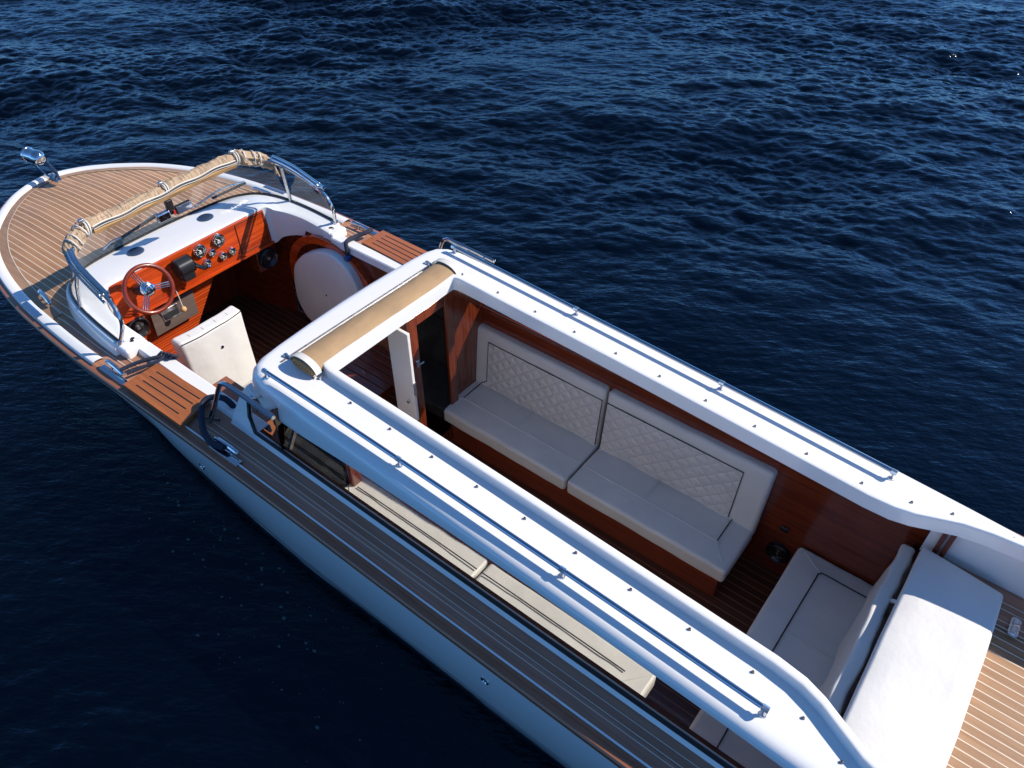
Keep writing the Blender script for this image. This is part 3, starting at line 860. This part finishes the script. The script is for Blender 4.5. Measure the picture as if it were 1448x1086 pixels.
# hull fittings, stern cleat, cabin speaker and socket
for x, z in ((2.0, .28), (-.53, .22)):
    t = (z-(zs(x)-.045))/(WATER_Z-(zs(x)-.045)); y = -(hw(x)+(wl(x)-hw(x))*t**1.4)-.001
    bm = B(); lathe(bm, [(.012, .004), (.018, .012), (.028, .008), (.03, -.01)], (x, y, z), (0, -1, 0), 18); d = mk('hull_outlet', bm, M['chrome'], P)
    bm = B(); lathe(bm, [(0, .003), (.014, .003)], (x, y, z), (0, -1, 0), 12); mk('outlet_hole', bm, M['black'], d)
bm = B(); rbox(bm, (4.085, .585, .49), (4.135, .72, .515), .022, step=.03); sc_ = mk('stern_cleat', bm, M['steel'], P)
bm = B(); tube(bm, [(4.10, .655, .515), (4.125, .655, .53)], .008, 8); mk('cleat_pin', bm, M['chrome'], sc_)
speaker((2.84, .962, -.29), (0, -1, 0), .085)
bm = B(); rbox(bm, (2.79, .945, -.065), (2.85, .967, -.015), .012, step=1); mk('power_socket', bm, M['blackgloss'], P)
# mahogany panel and slot behind the aft bench
bm = B(); rbox(bm, (3.535, -.93, -.5), (3.605, .93, .40), .008, step=1); mk('aft_bulkhead', bm, M['mahog'], P)
bm = B(); box(bm, (3.495, -.985, -.52), (3.53, .985, .40)); mk('aft_panel', bm, M['mahog_v'], P)

# ------------------------------------------------------------------ furniture and loose things
def bench(s, label, grp):
    root = thing('upholstered_bench', label, 'bench', (1.35, s*.7, -.52), grp)
    f = lambda p: V(p.x, s*p.y, p.z)
    bm = B(); box(bm, (.07, min(s*.50, s*.96), -.518), (2.61, max(s*.50, s*.96), -.232)); mk('bench_base', bm, M['mahog_v2'], root)
    for (xa, xb, e0, e1) in ((.025, 1.366, .205, .0), (1.384, 2.655, .0, .16)):
        bm = B()
        def puff(p, xa=xa, xb=xb):
            u = (p.x-xa)/(xb-xa)*2-1; w = (p.y-.435)/(.90-.435)*2-1
            q = p.copy()
            if p.z > -.15: q.z += .010*(1-u**4)*(1-w**4)+.004*noise.noise(p*5)
            q.y += .006*noise.noise(p*4+V(3, 1, 2)); q.z += .004*noise.noise(p*9)
            return f(q)
        rbox(bm, (xa, .435, -.238), (xb, .90, -.105), .026, puff, .05)
        se = mk('seat_cushion', bm, M['vinyl'], root)
        pa = xa+e0 if e0 else xa+.012; pb = xb-e1 if e1 else xb-.012
        zt = -.0905
        bm = B()
        if e0: tube(bm, [f(V(pa, .63, zt)), f(V(pa, .75, zt+.002)), f(V(pa, .885, zt))], .0042, 5)
        if e1: tube(bm, [f(V(pb, .63, zt)), f(V(pb, .75, zt+.002)), f(V(pb, .885, zt))], .0042, 5)
        mk('piping', bm, M['piping'], se)
        bm = B()
        tube(bm, [f(V(pa, .628, zt-.0035)), f(V((pa+pb)/2, .628, zt-.001)), f(V(pb, .628, zt-.0035))], .0042, 5)
        xm = (pa+pb)/2-.02
        for dx in (-.009, .009): tube(bm, [f(V(xm+dx, .64, zt-.0025)), f(V(xm+dx, .88, zt-.0025))], .0035, 5)
        if e0: tube(bm, [f(V(xa+.02, .455, zt-.018)), f(V(pa, .63, zt-.002))], .003, 5)
        if e1: tube(bm, [f(V(xb-.02, .455, zt-.018)), f(V(pb, .63, zt-.002))], .003, 5)
        mk('seam', bm, M['vinyl'], se)
        if s < 0:
            bm = B(); tube(bm, [f(V(pa, .55, zt+.002)), f(V((pa*3+pb)/4, .55, zt+.006)), f(V((pa+pb)/2, .55, zt+.006)), f(V((pa+pb*3)/4, .55, zt+.006)), f(V(pb, .55, zt+.002))], .0045, 5); mk('piping', bm, M['piping'], se)
        # backrest, leaning outward a little
        def lean(p, xa=xa, xb=xb):
            q = p.copy(); q.y += .05*(p.z+.1)/.55+.004*noise.noise(p*5)
            q.z += .004*noise.noise(p*6+V(1, 5, 0))
            return f(q)
        bm = B(); rbox(bm, (xa, .855, -.20), (xb, .955, .445), .034, lean, .05)
        bk = mk('backrest', bm, M['vinyl'], root)
        x0, x1, z0, z1 = pa+.055*(1 if e0 else 0), pb-(.03 if e1 else 0), -.085, .35
        def fr(x, z, d=0.0): return f(V(x, .855+.05*(z+.1)/.55-d, z))
        bm = B()
        nx, nz = 24, 10
        rows = [[fr(x0+(x1-x0)*i/nx, z0+(z1-z0)*j/nz, .003+.006*(1-(2*i/nx-1)**6)*(1-(2*j/nz-1)**6)) for j in range(nz+1)] for i in range(nx+1)]
        loft(bm, rows); mk('quilted_panel', bm, M['quilt'], bk)
        bm = B()
        tube(bm, [fr(pa+(.0 if e0 else 0), z0, .002), fr(x0, z0+.04, .004), fr(x0, z1, .004), fr((x0+x1)/2, z1, .004), fr(x1, z1, .004), fr(x1, z0, .004)], .0045, 5)
        mk('piping', bm, M['piping'], bk)
    return root
bench(1, 'grey upholstered bench along the starboard cabin wall, whole diamond quilted back in view', 'long cabin benches')
bench(-1, 'cream bench seen through the cabin side window, below the near roof edge', 'long cabin benches')

# aft bench
root = thing('aft_bench', 'wide grey bench across the aft cabin end before the white sun pad', 'bench', (3.2, 0, -.52))
bm = B(); box(bm, (3.03, -.95, -.518), (3.50, .95, -.215)); mk('bench_base', bm, M['mahog'], root)
bm = B()
rbox(bm, (2.95, -.958, -.222), (3.495, .958, -.105), .03, lambda p: V(p.x+.004*noise.noise(p*3), p.y, p.z+(.012*(1-((p.x-3.22)/.28)**4)*(1-(p.y/.96)**6)+.005*noise.noise(p*5) if p.z > -.15 else 0)), .05)
se = mk('seat_cushion', bm, M['vinyl'], root)
bm = B(); zt = -.0895
tube(bm, catmull([(3.46, .818, zt), (3.30, .818, zt), (3.17, .818, zt), (3.14, .80, zt), (3.137, .75, zt), (3.13, .3, zt+.003), (3.125, -.3, zt+.003), (3.13, -.78, zt), (3.15, -.818, zt), (3.3, -.818, zt), (3.46, -.818, zt)], 4), .0045, 5); mk('piping', bm, M['piping'], se)
bm = B()
for y in (.285, -.285):
    for d in (-.009, .009): tube(bm, [(3.14, y+d, zt-.0015), (3.46, y+d, zt-.0015)], .0035, 5)
tube(bm, [(2.97, .94, zt-.016), (3.14, .815, zt)], .003, 5)
mk('seam', bm, M['vinyl'], se)
bm = B()
def leanb(p):
    q = p.copy(); t = (p.z+.2)/.69
    q.x += .028*t+.016*noise.noise(V(p.y*3.5, p.z*5, 1))+.010*noise.noise(V(p.y*9, p.z*7, 4))
    q.z += .02*noise.noise(V(p.y*2.2, 3, 0))*t
    k = .02*max(0, -math.cos(p.y*7.5))
    q.x -= k*(1-t)*.5
    q.y *= interp([(0, 1.0), (1, .93)], t)
    return q
rbox(bm, (3.445, -.945, -.20), (3.525, .945, .462), .022, leanb, .035)
mk('backrest', bm, M['vinyl'], root)

# sun pad on the aft deck
root = thing('sun_pad', 'large smooth white sun pad on the teak stern deck', 'sun pad', (3.79, 0, .49))
def padf(p):
    q = p.copy()
    t = (p.x-3.57)/.46
    q.y *= interp([(0, 1.0), (1, .935)], t)
    u = (t*2-1); w = p.y/.84
    if p.z > .5: q.z += .012*(1-u**6)*(1-w**8)+.005*noise.noise(V(p.x*4, p.y*4, 0))
    q.x += .012*(1-w*w)*(1 if t > .5 else 0)+.004*noise.noise(p*4)
    return q
bm = B(); rbox(bm, (3.562, -.84, .488), (4.012, .84, .556), .022, padf, .04)
pad = mk('pad_cushion', bm, M['vinyl_white'], root)
bm = B(); tube(bm, [padf(V(x, y, .492)) for x, y in [(4.012, -.82), (4.012, -.4), (4.012, 0), (4.012, .4), (4.012, .82)]], .006, 6); mk('pad_welt', bm, M['vinyl'], pad)
bm = B()
for y in (-.42, .42): tube(bm, catmull([(3.585, y, .50), (3.55, y+.02, .47), (3.545, y+.03, .44)], 4), .012, 6)
mk('pad_tab', bm, M['vinyl'], pad)

# helm seat
root = thing('helm_seat', 'white upholstered helm seat with a rounded back facing the steering wheel', 'seat', (-1.6, -.39, -.52))
def hs(p):
    q = p.copy(); t = (p.z+.35)/.8
    u = (p.y+.39)/.29
    q.x += -.05*max(0, u*u-.15)*.8+.03*(1-t)
    q.y = -.39+(p.y+.39)*interp([(0, .93), (1, 1.0)], t)+.0
    if p.z > .3: q.z += .012*(1-u*u)
    q.x += .005*noise.noise(p*5)
    return q
bm = B(); rbox(bm, (-1.595, -.685, -.25), (-1.455, -.10, .44), .035, hs, .045)
bk = mk('seat_back', bm, M['vinyl_white'], root)
bm = B(); tube(bm, [hs(V(-1.462, y, .425)) for y in [-.67+.56*k/14 for k in range(15)]], .005, 6); mk('piping', bm, M['piping'], bk)
bm = B()
for k in range(1, 5): tube(bm, [hs(V(-1.565, -.685+.585*k/5, .436)), hs(V(-1.51, -.685+.585*k/5, .4415)), hs(V(-1.47, -.685+.585*k/5, .433))], .003, 5)
mk('seam', bm, M['trim'], bk)
bm = B(); lathe(bm, [(0, .008), (.012, .006), (.015, 0)], (-1.448, -.375, .245), (1, 0, 0), 14); mk('snap_button', bm, M['chrome'], bk)
bm = B(); rbox(bm, (-1.93, -.67, -.16), (-1.56, -.11, -.04), .04, step=.08); mk('seat_cushion', bm, M['vinyl_white'], root)
bm = B(); rbox(bm, (-1.86, -.62, -.518), (-1.45, -.15, -.16), .02, step=1); mk('seat_box', bm, M['vinyl_white'], root)

# padded white oval panel standing in the starboard cockpit recess
bm = B()
pts = []
ctl = [(-2.03, .0), (-2.0, .12), (-1.94, .23), (-1.81, .36), (-1.64, .465), (-1.5, .52), (-1.36, .53), (-1.22, .475), (-1.12, .34), (-1.06, .15), (-1.06, -.1), (-1.12, -.3), (-1.28, -.42), (-1.6, -.46), (-1.9, -.44), (-2.01, -.33), (-2.05, -.2), (-2.04, -.08)]
cc_ = [V(a, 0, b) for a, b in ctl]
cc_ = catmull(cc_+[cc_[0]], 5)[:-1]
ctr = V(-1.55, 0, .04)
rings = []
for sc, y in ((1.0, .86), (1.0, .81), (.99, .797), (.965, .788), (.9, .784), (.6, .780), (.3, .779), (.02, .779)):
    rings.append([V(ctr.x+(p.x-ctr.x)*sc, y+.006*noise.noise(p*5+V(0, sc*3, 0))*(1 if sc < .95 else 0), ctr.z+(p.z-ctr.z)*sc) for p in cc_])
loft(bm, rings, close_v=True)
ov = mk('companion_backrest', bm, M['vinyl_white'], None, origin=(-1.55, .8, -.46))
tag(ov, 'large rounded white padded panel in the mahogany arch at the starboard side of the cockpit', 'backrest')

# slatted mahogany step bench
root = thing('slatted_step', 'low dark mahogany slatted step seen through the cabin doorway', 'step', (-.6, .5, -.52))
bm = B()
for k in range(7):
    y = .16+k*.075
    rbox(bm, (-1.02, y, -.125), (-.34, y+.066, -.10), .005, step=1)
mk('step_top', bm, M['mahog'], root)
for x in (-.98, -.40):
    for y in (.18, .63):
        bm = B(); rbox(bm, (x-.025, y-.02, -.518), (x+.025, y+.03, -.125), .005, step=1); mk('leg', bm, M['mahog_v'], root)
bm = B(); rbox(bm, (-1.0, .165, -.19), (-.36, .185, -.125), .004, step=1); rbox(bm, (-.375, .17, -.19), (-.355, .66, -.125), .004, step=1); mk('apron', bm, M['mahog'], root)

# canvas roll over the windshield (hood folded and tied)
root = thing('folded_hood', 'beige canvas hood rolled up and tied along the top of the windshield', 'canvas roll', (-2.31, 0, 1.14))
def roll_path(y):
    a = abs(y)
    return V(-2.315+.02*(y/.9)**2+(.0 if a < .66 else 1.0*(a-.66)**1.5*.75), y, 1.185-(0 if a < .66 else .9*(a-.66)**1.7)+.012*math.sin(y*3))
bm = B(); rows = []
NR = 240
for i in range(NR+1):
    y = -.93+1.86*i/NR
    c_ = roll_path(y); a = abs(y)
    r = .054
    for yc in (-.70, -.015, .66):
        r -= .020*math.exp(-((y-yc)/.03)**2)
    knot = 1 if a > .70 else 0
    ring = []
    for k in range(22):
        t = 2*math.pi*k/22
        wr = .015*noise.noise(V(y*11+2.5*math.cos(t), math.cos(t)*1.2, math.sin(t)*1.2))+.009*abs(noise.noise(V(y*30+4*math.sin(t), t, 2)))
        if knot: wr += .026*noise.noise(V(y*9, math.cos(t)*2, math.sin(t)*2+3))+.008
        rr = r+wr
        if i in (0, NR): rr *= .3
        ring.append(c_+V(math.cos(t)*rr*1.12, 0, math.sin(t)*rr*.95))
    rows.append(ring)
loft(bm, rows, close_v=True)
hood = mk('canvas_roll', bm, M['canvas'], root)
bm = B()   # underside flap: darker lining showing aft-below
rows = []
for i in range(61):
    y = -.66+1.30*i/60
    c_ = roll_path(y)
    rows.append([c_+V(.058, 0, .012), c_+V(.074+.004*math.sin(y*23), 0, -.018), c_+V(.062, 0, -.050), c_+V(.03, 0, -.066)])
loft(bm, rows); mk('canvas_flap', bm, M['canvas_in'], hood)
bm = B()
for dz, rad in ((.020, .0055), (.004, .0045)):
    tube(bm, [roll_path(-.66+1.30*i/60)+V(.066+(.012 if dz < .01 else 0), 0, dz+.006*math.sin(i*.4)) for i in range(61)], rad, 5)
mk('white_webbing', bm, M['trim'], hood)
bm = B()
tube(bm, [roll_path(-.66+1.30*i/60)+V(.078, 0, .011+.006*math.sin(i*.4)) for i in range(61)], .0045, 5)
mk('dark_edging', bm, M['piping'], hood)
for yc in (-.70, -.015, .66):
    for off in (0.0, .02):
        c_ = roll_path(yc+off)
        bm = B(); tube(bm, [c_+V(math.cos(t)*.062, .012*math.sin(t), math.sin(t)*.056) for t in [2*math.pi*k/20 for k in range(20)]], .006, 6, closed=True)
        mk('tie_strap', bm, M['trim'], hood)
    bm = B(); rbox(bm, (c_.x-.02, yc-.015, c_.z+.048), (c_.x+.012, yc+.02, c_.z+.078), .006, step=1); mk('buckle', bm, M['steel'], hood)
for s in (-1, 1):
    bm = B()
    for ph in (0, 2.2):
        tube(bm, [roll_path(s*(.72+.16*k/16))+V(math.cos(k*.55+ph)*.080, 0, math.sin(k*.55+ph)*.072) for k in range(17)], .0055, 6)
    mk('tie_cord', bm, M['trim'], hood)
    bm = B(); rows = []   # loose end flap hanging down by the side post
    for i in range(9):
        t = i/8
        rows.append([V(-2.16+.06*t+.012*math.sin(j*1.8+t*3), s*(.90+.05*(j/5)), 1.13-.13*t-.02*j/5+.02*noise.noise(V(t*3, j*.7, s))) for j in range(6)])
    loft(bm, rows); mk('canvas_end_flap', bm, M['canvas'], hood)

# rolled canvas on the roof front beam
root = thing('rolled_cabin_cover', 'flat tan roll of cabin cover canvas strapped across the front roof beam', 'canvas roll', (.13, 0, 1.09))
bm = B(); rows = []
for i in range(61):
    y = -.69+1.35*i/60
    ring = []
    for k in range(24):
        t = 2*math.pi*k/24
        cx, cz = math.cos(t), math.sin(t)
        x = .135+.105*cx
        z = 1.088+.030+(.052*max(0, cz) if cz > 0 else .036*cz)
        wob = .005*noise.noise(V(x*9, y*4, 1))+.003*noise.noise(V(x*25, y*14, 5))
        ring.append(V(x+.004*math.sin(y*4), y, z+wob-.02*(x-.135)))
    rows.append(ring)
loft(bm, rows, close_v=True)
rc = mk('canvas_roll', bm, M['canvas_roof'], root)
for s in (-1, 1):   # spiral of the rolled layers at the ends
    y = -.692 if s < 0 else .662
    bm = B()
    for q in range(4):
        k = .9-q*.23
        tube(bm, [V(.135+.098*k*math.cos(t), y, 1.117+(.046 if math.sin(t) > 0 else .03)*k*math.sin(t)) for t in [2*math.pi*j/24 for j in range(24)]], .0055, 5, closed=True)
    mk('roll_layers', bm, M['canvas_in'], rc)
    bm = B(); prism(bm, [V(.135+.1*math.cos(t), y+.004*(-s), 1.117+(.05 if math.sin(t) > 0 else .034)*math.sin(t)) for t in [2*math.pi*j/24 for j in range(24)]], (0, s*.002, 0)); mk('roll_end', bm, M['canvas_in'], rc)
    yb = -.665 if s < 0 else .635
    bm = B(); rows = []
    for k in range(17):
        t = math.pi*k/16
        rows.append([V(.135+.118*math.cos(t), yb+dy, 1.082+.030+.066*math.sin(t)-.02*math.cos(t)*.1) for dy in (-.022, .022)])
    rows = [[r[0]+V(0, 0, 0), r[1], r[1]+V(0, 0, .006), r[0]+V(0, 0, .006)] for r in rows]
    loft(bm, rows, close_v=True)
    mk('white_strap', bm, M['trim'], rc)
    bm = B(); tube(bm, [V(.015, yb, 1.09), V(-.055, yb-.03*s*0, 1.105)], .008, 6); lathe(bm, [(0, .03), (.014, .028), (.018, 0)], (-.06, yb, 1.075), (0, 0, 1), 10)
    lathe(bm, [(0, .02), (.010, .018), (.012, 0)], (.262, yb, 1.075), (0, 0, 1), 10)
    mk('strap_fitting', bm, M['steel'], rc)
bm = B(); tube(bm, [V(-.03+.006*math.sin(y*2), y, zr(-.03)+.007) for y in stations(-.72, .68, 20)], .0055, 6); mk('edge_cord', bm, M['gunmetal'], rc)

# dark mooring straps
def strap(name, label, pts, r=.016, ball=None):
    pts = [Vector(p) for p in pts]
    bm = B(); tube(bm, catmull(pts, 7), r, 8)
    o = mk(name, bm, M['rope'], None, origin=tuple(pts[0]))
    tag(o, label, 'mooring line', 'dark mooring lines')
    return o
a = strap('mooring_line', 'black line stretched from near forward cleat across the deck over the cockpit edge',
      [(-1.34, -1.19, .635), (-1.31, -1.10, .645), (-1.26, -1.01, .655), (-1.22, -.95, .655), (-1.18, -.90, .65), (-1.16, -.875, .60), (-1.16, -.87, .52)], .014)
bm = B(); tube(bm, catmull([(-1.27, -1.19, .635), (-1.24, -1.10, .64), (-1.20, -1.0, .652), (-1.20, -.93, .655), (-1.23, -.90, .648)], 6), .011, 8)
for k in range(4): tube(bm, [(-1.25+.028*k, -.955+.012*k, .645), (-1.235+.028*k, -.925+.01*k, .672), (-1.215+.028*k, -.895+.01*k, .645)], .013, 6)
bmesh.ops.translate(bm, verts=bm.verts[:], vec=(0, 0, 0))
off = Vector(a.location)
bmesh.ops.translate(bm, verts=bm.verts[:], vec=(0, 0, 0))
mk('line_turns', bm, M['rope'], a)
b_ = strap('mooring_line', 'dark line over the far white cockpit edge with a small blue ball hanging below it',
      [(-1.25, 1.17, .66), (-1.25, 1.10, .662), (-1.28, 1.02, .655), (-1.285, .94, .66), (-1.27, .885, .655), (-1.25, .865, .60), (-1.25, .862, .56)], .019)
bm = B(); bmesh.ops.create_uvsphere(bm, u_segments=16, v_segments=12, radius=.035); bmesh.ops.translate(bm, verts=bm.verts[:], vec=(-1.25, .862, .53)); mk('blue_ball', bm, M['blue'], b_)
strap('mooring_line', 'navy line looped from near aft cleat past the grab rail foot',
      [(-.16, -1.20, .63), (-.26, -1.22, .63), (-.36, -1.20, .635), (-.47, -1.14, .65), (-.56, -1.06, .67), (-.55, -1.0, .69), (-.47, -.95, .69), (-.42, -.93, .63), (-.40, -.92, .56)], .021)

# ------------------------------------------------------------------ water
def ocean(n, L, seed=3, wind=(-.50, .86), V0=3.3, rms=.043):
    rng = np.random.default_rng(seed)
    k1 = np.fft.fftfreq(n, L/n)*2*np.pi
    kx, ky = np.meshgrid(k1, k1, indexing='ij')
    k = np.sqrt(kx**2+ky**2); k[0, 0] = 1e-6
    w = np.array(wind)/np.hypot(*wind)
    cosf = (kx*w[0]+ky*w[1])/k
    lp = V0**2/9.81
    Ph = np.exp(-1/(k*lp)**2)/k**3.1*(.07+.93*np.abs(cosf)**3)*np.exp(-(k*.013)**2)
    Ph[k < 2*np.pi/7] *= .6
    Ph[0, 0] = 0
    h = (rng.normal(size=(n, n))+1j*rng.normal(size=(n, n)))*np.sqrt(Ph)
    z = np.fft.ifft2(h)
    H = z.real; sc = rms/H.std()
    dx = np.fft.ifft2(1j*kx/k*h).real*sc; dy = np.fft.ifft2(1j*ky/k*h).real*sc
    return H*sc, dx, dy
NW, LW = 1300, 30.0
X0, Y0 = -20.0, -9.0
H_, DX, DY = ocean(NW, LW)
g = np.arange(NW)/(NW-1)*LW
GX, GY = np.meshgrid(X0+g, Y0+g, indexing='ij')
edge = np.minimum(np.minimum(GX-X0, X0+LW-GX), np.minimum(GY-Y0, Y0+LW-GY))
fade = np.clip(edge/2.0, 0, 1)
# water sheltered beside the hull is calmer
dxh = np.maximum(np.maximum(-4.5-GX, GX-6), 0); dyh = np.maximum(np.abs(GY)-1.1, 0)
dist = np.sqrt(dxh**2+dyh**2)
calm = .22+.78*np.clip((dist-.4)/4.2, 0, 1)**1.3
amp = fade*calm
# broad gusts: rougher and smoother patches
patch = np.zeros_like(GX); rng = np.random.default_rng(8)
for _ in range(14):
    a_ = rng.uniform(0, 2*np.pi); kk = rng.uniform(.25, .9); patch += np.cos(GX*kk*np.cos(a_)+GY*kk*np.sin(a_)+rng.uniform(0, 6.28))
amp = amp*np.clip(.88+.17*patch, .35, 1.3)
verts = np.stack([GX-.85*DX*amp, GY-.85*DY*amp, WATER_Z+H_*amp], -1).reshape(-1, 3)
ii = np.arange(NW*NW).reshape(NW, NW)
quads = np.stack([ii[:-1, :-1], ii[1:, :-1], ii[1:, 1:], ii[:-1, 1:]], -1).reshape(-1, 4)
# the hull displaces the water: no surface inside the boat
qx = (GX[:-1, :-1]+g[1]/2).ravel(); qy = (GY[:-1, :-1]+g[1]/2).ravel()
wlq = np.array([wl(x) for x in GX[:-1, 0]+g[1]/2])
wlq = np.repeat(wlq, NW-1)
quads = quads[~((qx > -3.1) & (qx < 5.45) & (np.abs(qy) < wlq-.03))]
BIG = 3000.0
ox = np.array([[-BIG, -BIG, WATER_Z], [BIG, -BIG, WATER_Z], [BIG, BIG, WATER_Z], [-BIG, BIG, WATER_Z]])
nb = len(verts)
verts = np.vstack([verts, ox])
cs = [ii[0, 0], ii[-1, 0], ii[-1, -1], ii[0, -1]]
extra = np.array([[nb, nb+1, cs[1], cs[0]], [nb+1, nb+2, cs[2], cs[1]], [nb+2, nb+3, cs[3], cs[2]], [nb+3, nb, cs[0], cs[3]]])
quads = np.vstack([quads, extra])
me = bpy.data.meshes.new('water')
me.vertices.add(len(verts)); me.vertices.foreach_set('co', verts.astype(np.float32).ravel())
me.loops.add(quads.size); me.loops.foreach_set('vertex_index', quads.astype(np.int32).ravel())
me.polygons.add(len(quads)); me.polygons.foreach_set('loop_start', (np.arange(len(quads))*4).astype(np.int32))
me.polygons.foreach_set('use_smooth', [True]*len(quads))
me.update(calc_edges=True)
m, nt, b = newmat('sea_water')
tc = N(nt, 'ShaderNodeTexCoord').outputs['Object']
big = noise_tex(nt, tc, .35, 3)
nt.links.new(mixcol(nt, remap(nt, big, .35, .65, 0, 1), (.0001, .0006, .0018), (.0002, .001, .0026)), b.inputs['Base Color'])
b.inputs['Roughness'].default_value = .085; b.inputs['IOR'].default_value = 1.42; b.inputs['Specular Tint'].default_value = (.42, .72, 1, 1)
rotm = N(nt, 'ShaderNodeMapping'); rotm.inputs['Rotation'].default_value = (0, 0, math.radians(-32)); nt.links.new(tc, rotm.inputs[0]); rv = rotm.outputs[0]
hb = math_node(nt, 'ADD', math_node(nt, 'MULTIPLY', noise_tex(nt, rv, 1, 3, .6, vscale=(4, 10, 7)), 1.0), math_node(nt, 'MULTIPLY', noise_tex(nt, rv, 1, 3, .6, vscale=(10, 26, 16)), .3))
bump(nt, hb, .45, .04, b)
me.materials.append(m)
wo = bpy.data.objects.new('water', me); C.objects.link(wo); tag(wo, kind='structure', label='dark blue rippled sea water around the boat', cat='water')

# bubbles drifting beside the port side
def wz(x, y):
    i = int((x-X0)/LW*(NW-1)); j = int((y-Y0)/LW*(NW-1))
    return WATER_Z+H_[i, j]*amp[i, j]
bm = B()
rs = random.Random(11)
for k in range(110):
    t = rs.random()
    x = -1.3+2.9*t+rs.gauss(0, .15); y = -1.28-.75*rs.random()**1.6*min(1, .35+t)
    if abs(y) < (wl(x)+.12): continue
    r = .0025+.006*rs.random()**2.5
    n = 7; ph = rs.random()*6
    ring = [V(x+r*(1+.5*rs.random())*math.cos(ph+2*math.pi*q/n)*1.5, y+r*(1+.5*rs.random())*math.sin(ph+2*math.pi*q/n), wz(x, y)+.004) for q in range(n)]
    vs = [bm.verts.new(p) for p in ring]; top = bm.verts.new(V(x, y, wz(x, y)+.004+r*.5))
    for q in range(n): bm.faces.new((vs[q], vs[(q+1) % n], top))
fo = mk('foam_bubbles', bm, paint('foam', (.035, .065, .075), .5), None)
tag(fo, 'scattered small pale bubbles drifting on the dark water beside the hull', 'foam', kind='stuff')

# ------------------------------------------------------------------ light, sky, camera
sd = Vector((.93, .905, 1.0)).normalized()
sun = bpy.data.lights.new('sun', 'SUN'); sun.energy = 5.0; sun.angle = math.radians(.5); sun.color = (1, .905, .78)
so = bpy.data.objects.new('sun', sun); C.objects.link(so)
so.rotation_euler = sd.to_track_quat('Z', 'Y').to_euler()
w = bpy.data.worlds.new('World'); bpy.context.scene.world = w; w.use_nodes = True
nt = w.node_tree; bg = nt.nodes['Background']
sky = nt.nodes.new('ShaderNodeTexSky'); sky.sky_type = 'NISHITA'; sky.sun_disc = False
sky.sun_elevation = math.asin(sd.z); sky.sun_rotation = math.atan2(sd.x, sd.y)
sky.air_density = 1.0; sky.dust_density = 0.0; sky.ozone_density = 6.0
hs_ = nt.nodes.new('ShaderNodeHueSaturation'); hs_.inputs['Saturation'].default_value = 1.08
nt.links.new(sky.outputs[0], hs_.inputs['Color']); tcw = nt.nodes.new('ShaderNodeTexCoord'); spw = nt.nodes.new('ShaderNodeSeparateXYZ'); nt.links.new(tcw.outputs['Generated'], spw.inputs[0])
hz = remap(nt, spw.outputs[2], .05, .55, 1, 0)
nt.links.new(mixcol(nt, hz, hs_.outputs[0], mixcol(nt, 1.0, hs_.outputs[0], (.55, .95, 1.45), 'MULTIPLY')), bg.inputs[0]); bg.inputs[1].default_value = .115

cam = bpy.data.cameras.new('camera'); co = bpy.data.objects.new('camera', cam); C.objects.link(co)
cam.sensor_width = 36; cam.lens = 1083.4/1448*36; cam.clip_end = 6000; cam.clip_start = .05
co.location = (3.292, -2.653, 4.238)
co.rotation_euler = (math.radians(90-43.042), 0, math.radians(128.011-90))
sc = bpy.context.scene; sc.camera = co
sc.view_settings.view_transform = 'Standard'; sc.view_settings.look = 'None'
sc.view_settings.exposure = .32; sc.view_settings.gamma = 1
sc.cycles.max_bounces = 8; sc.cycles.transparent_max_bounces = 12
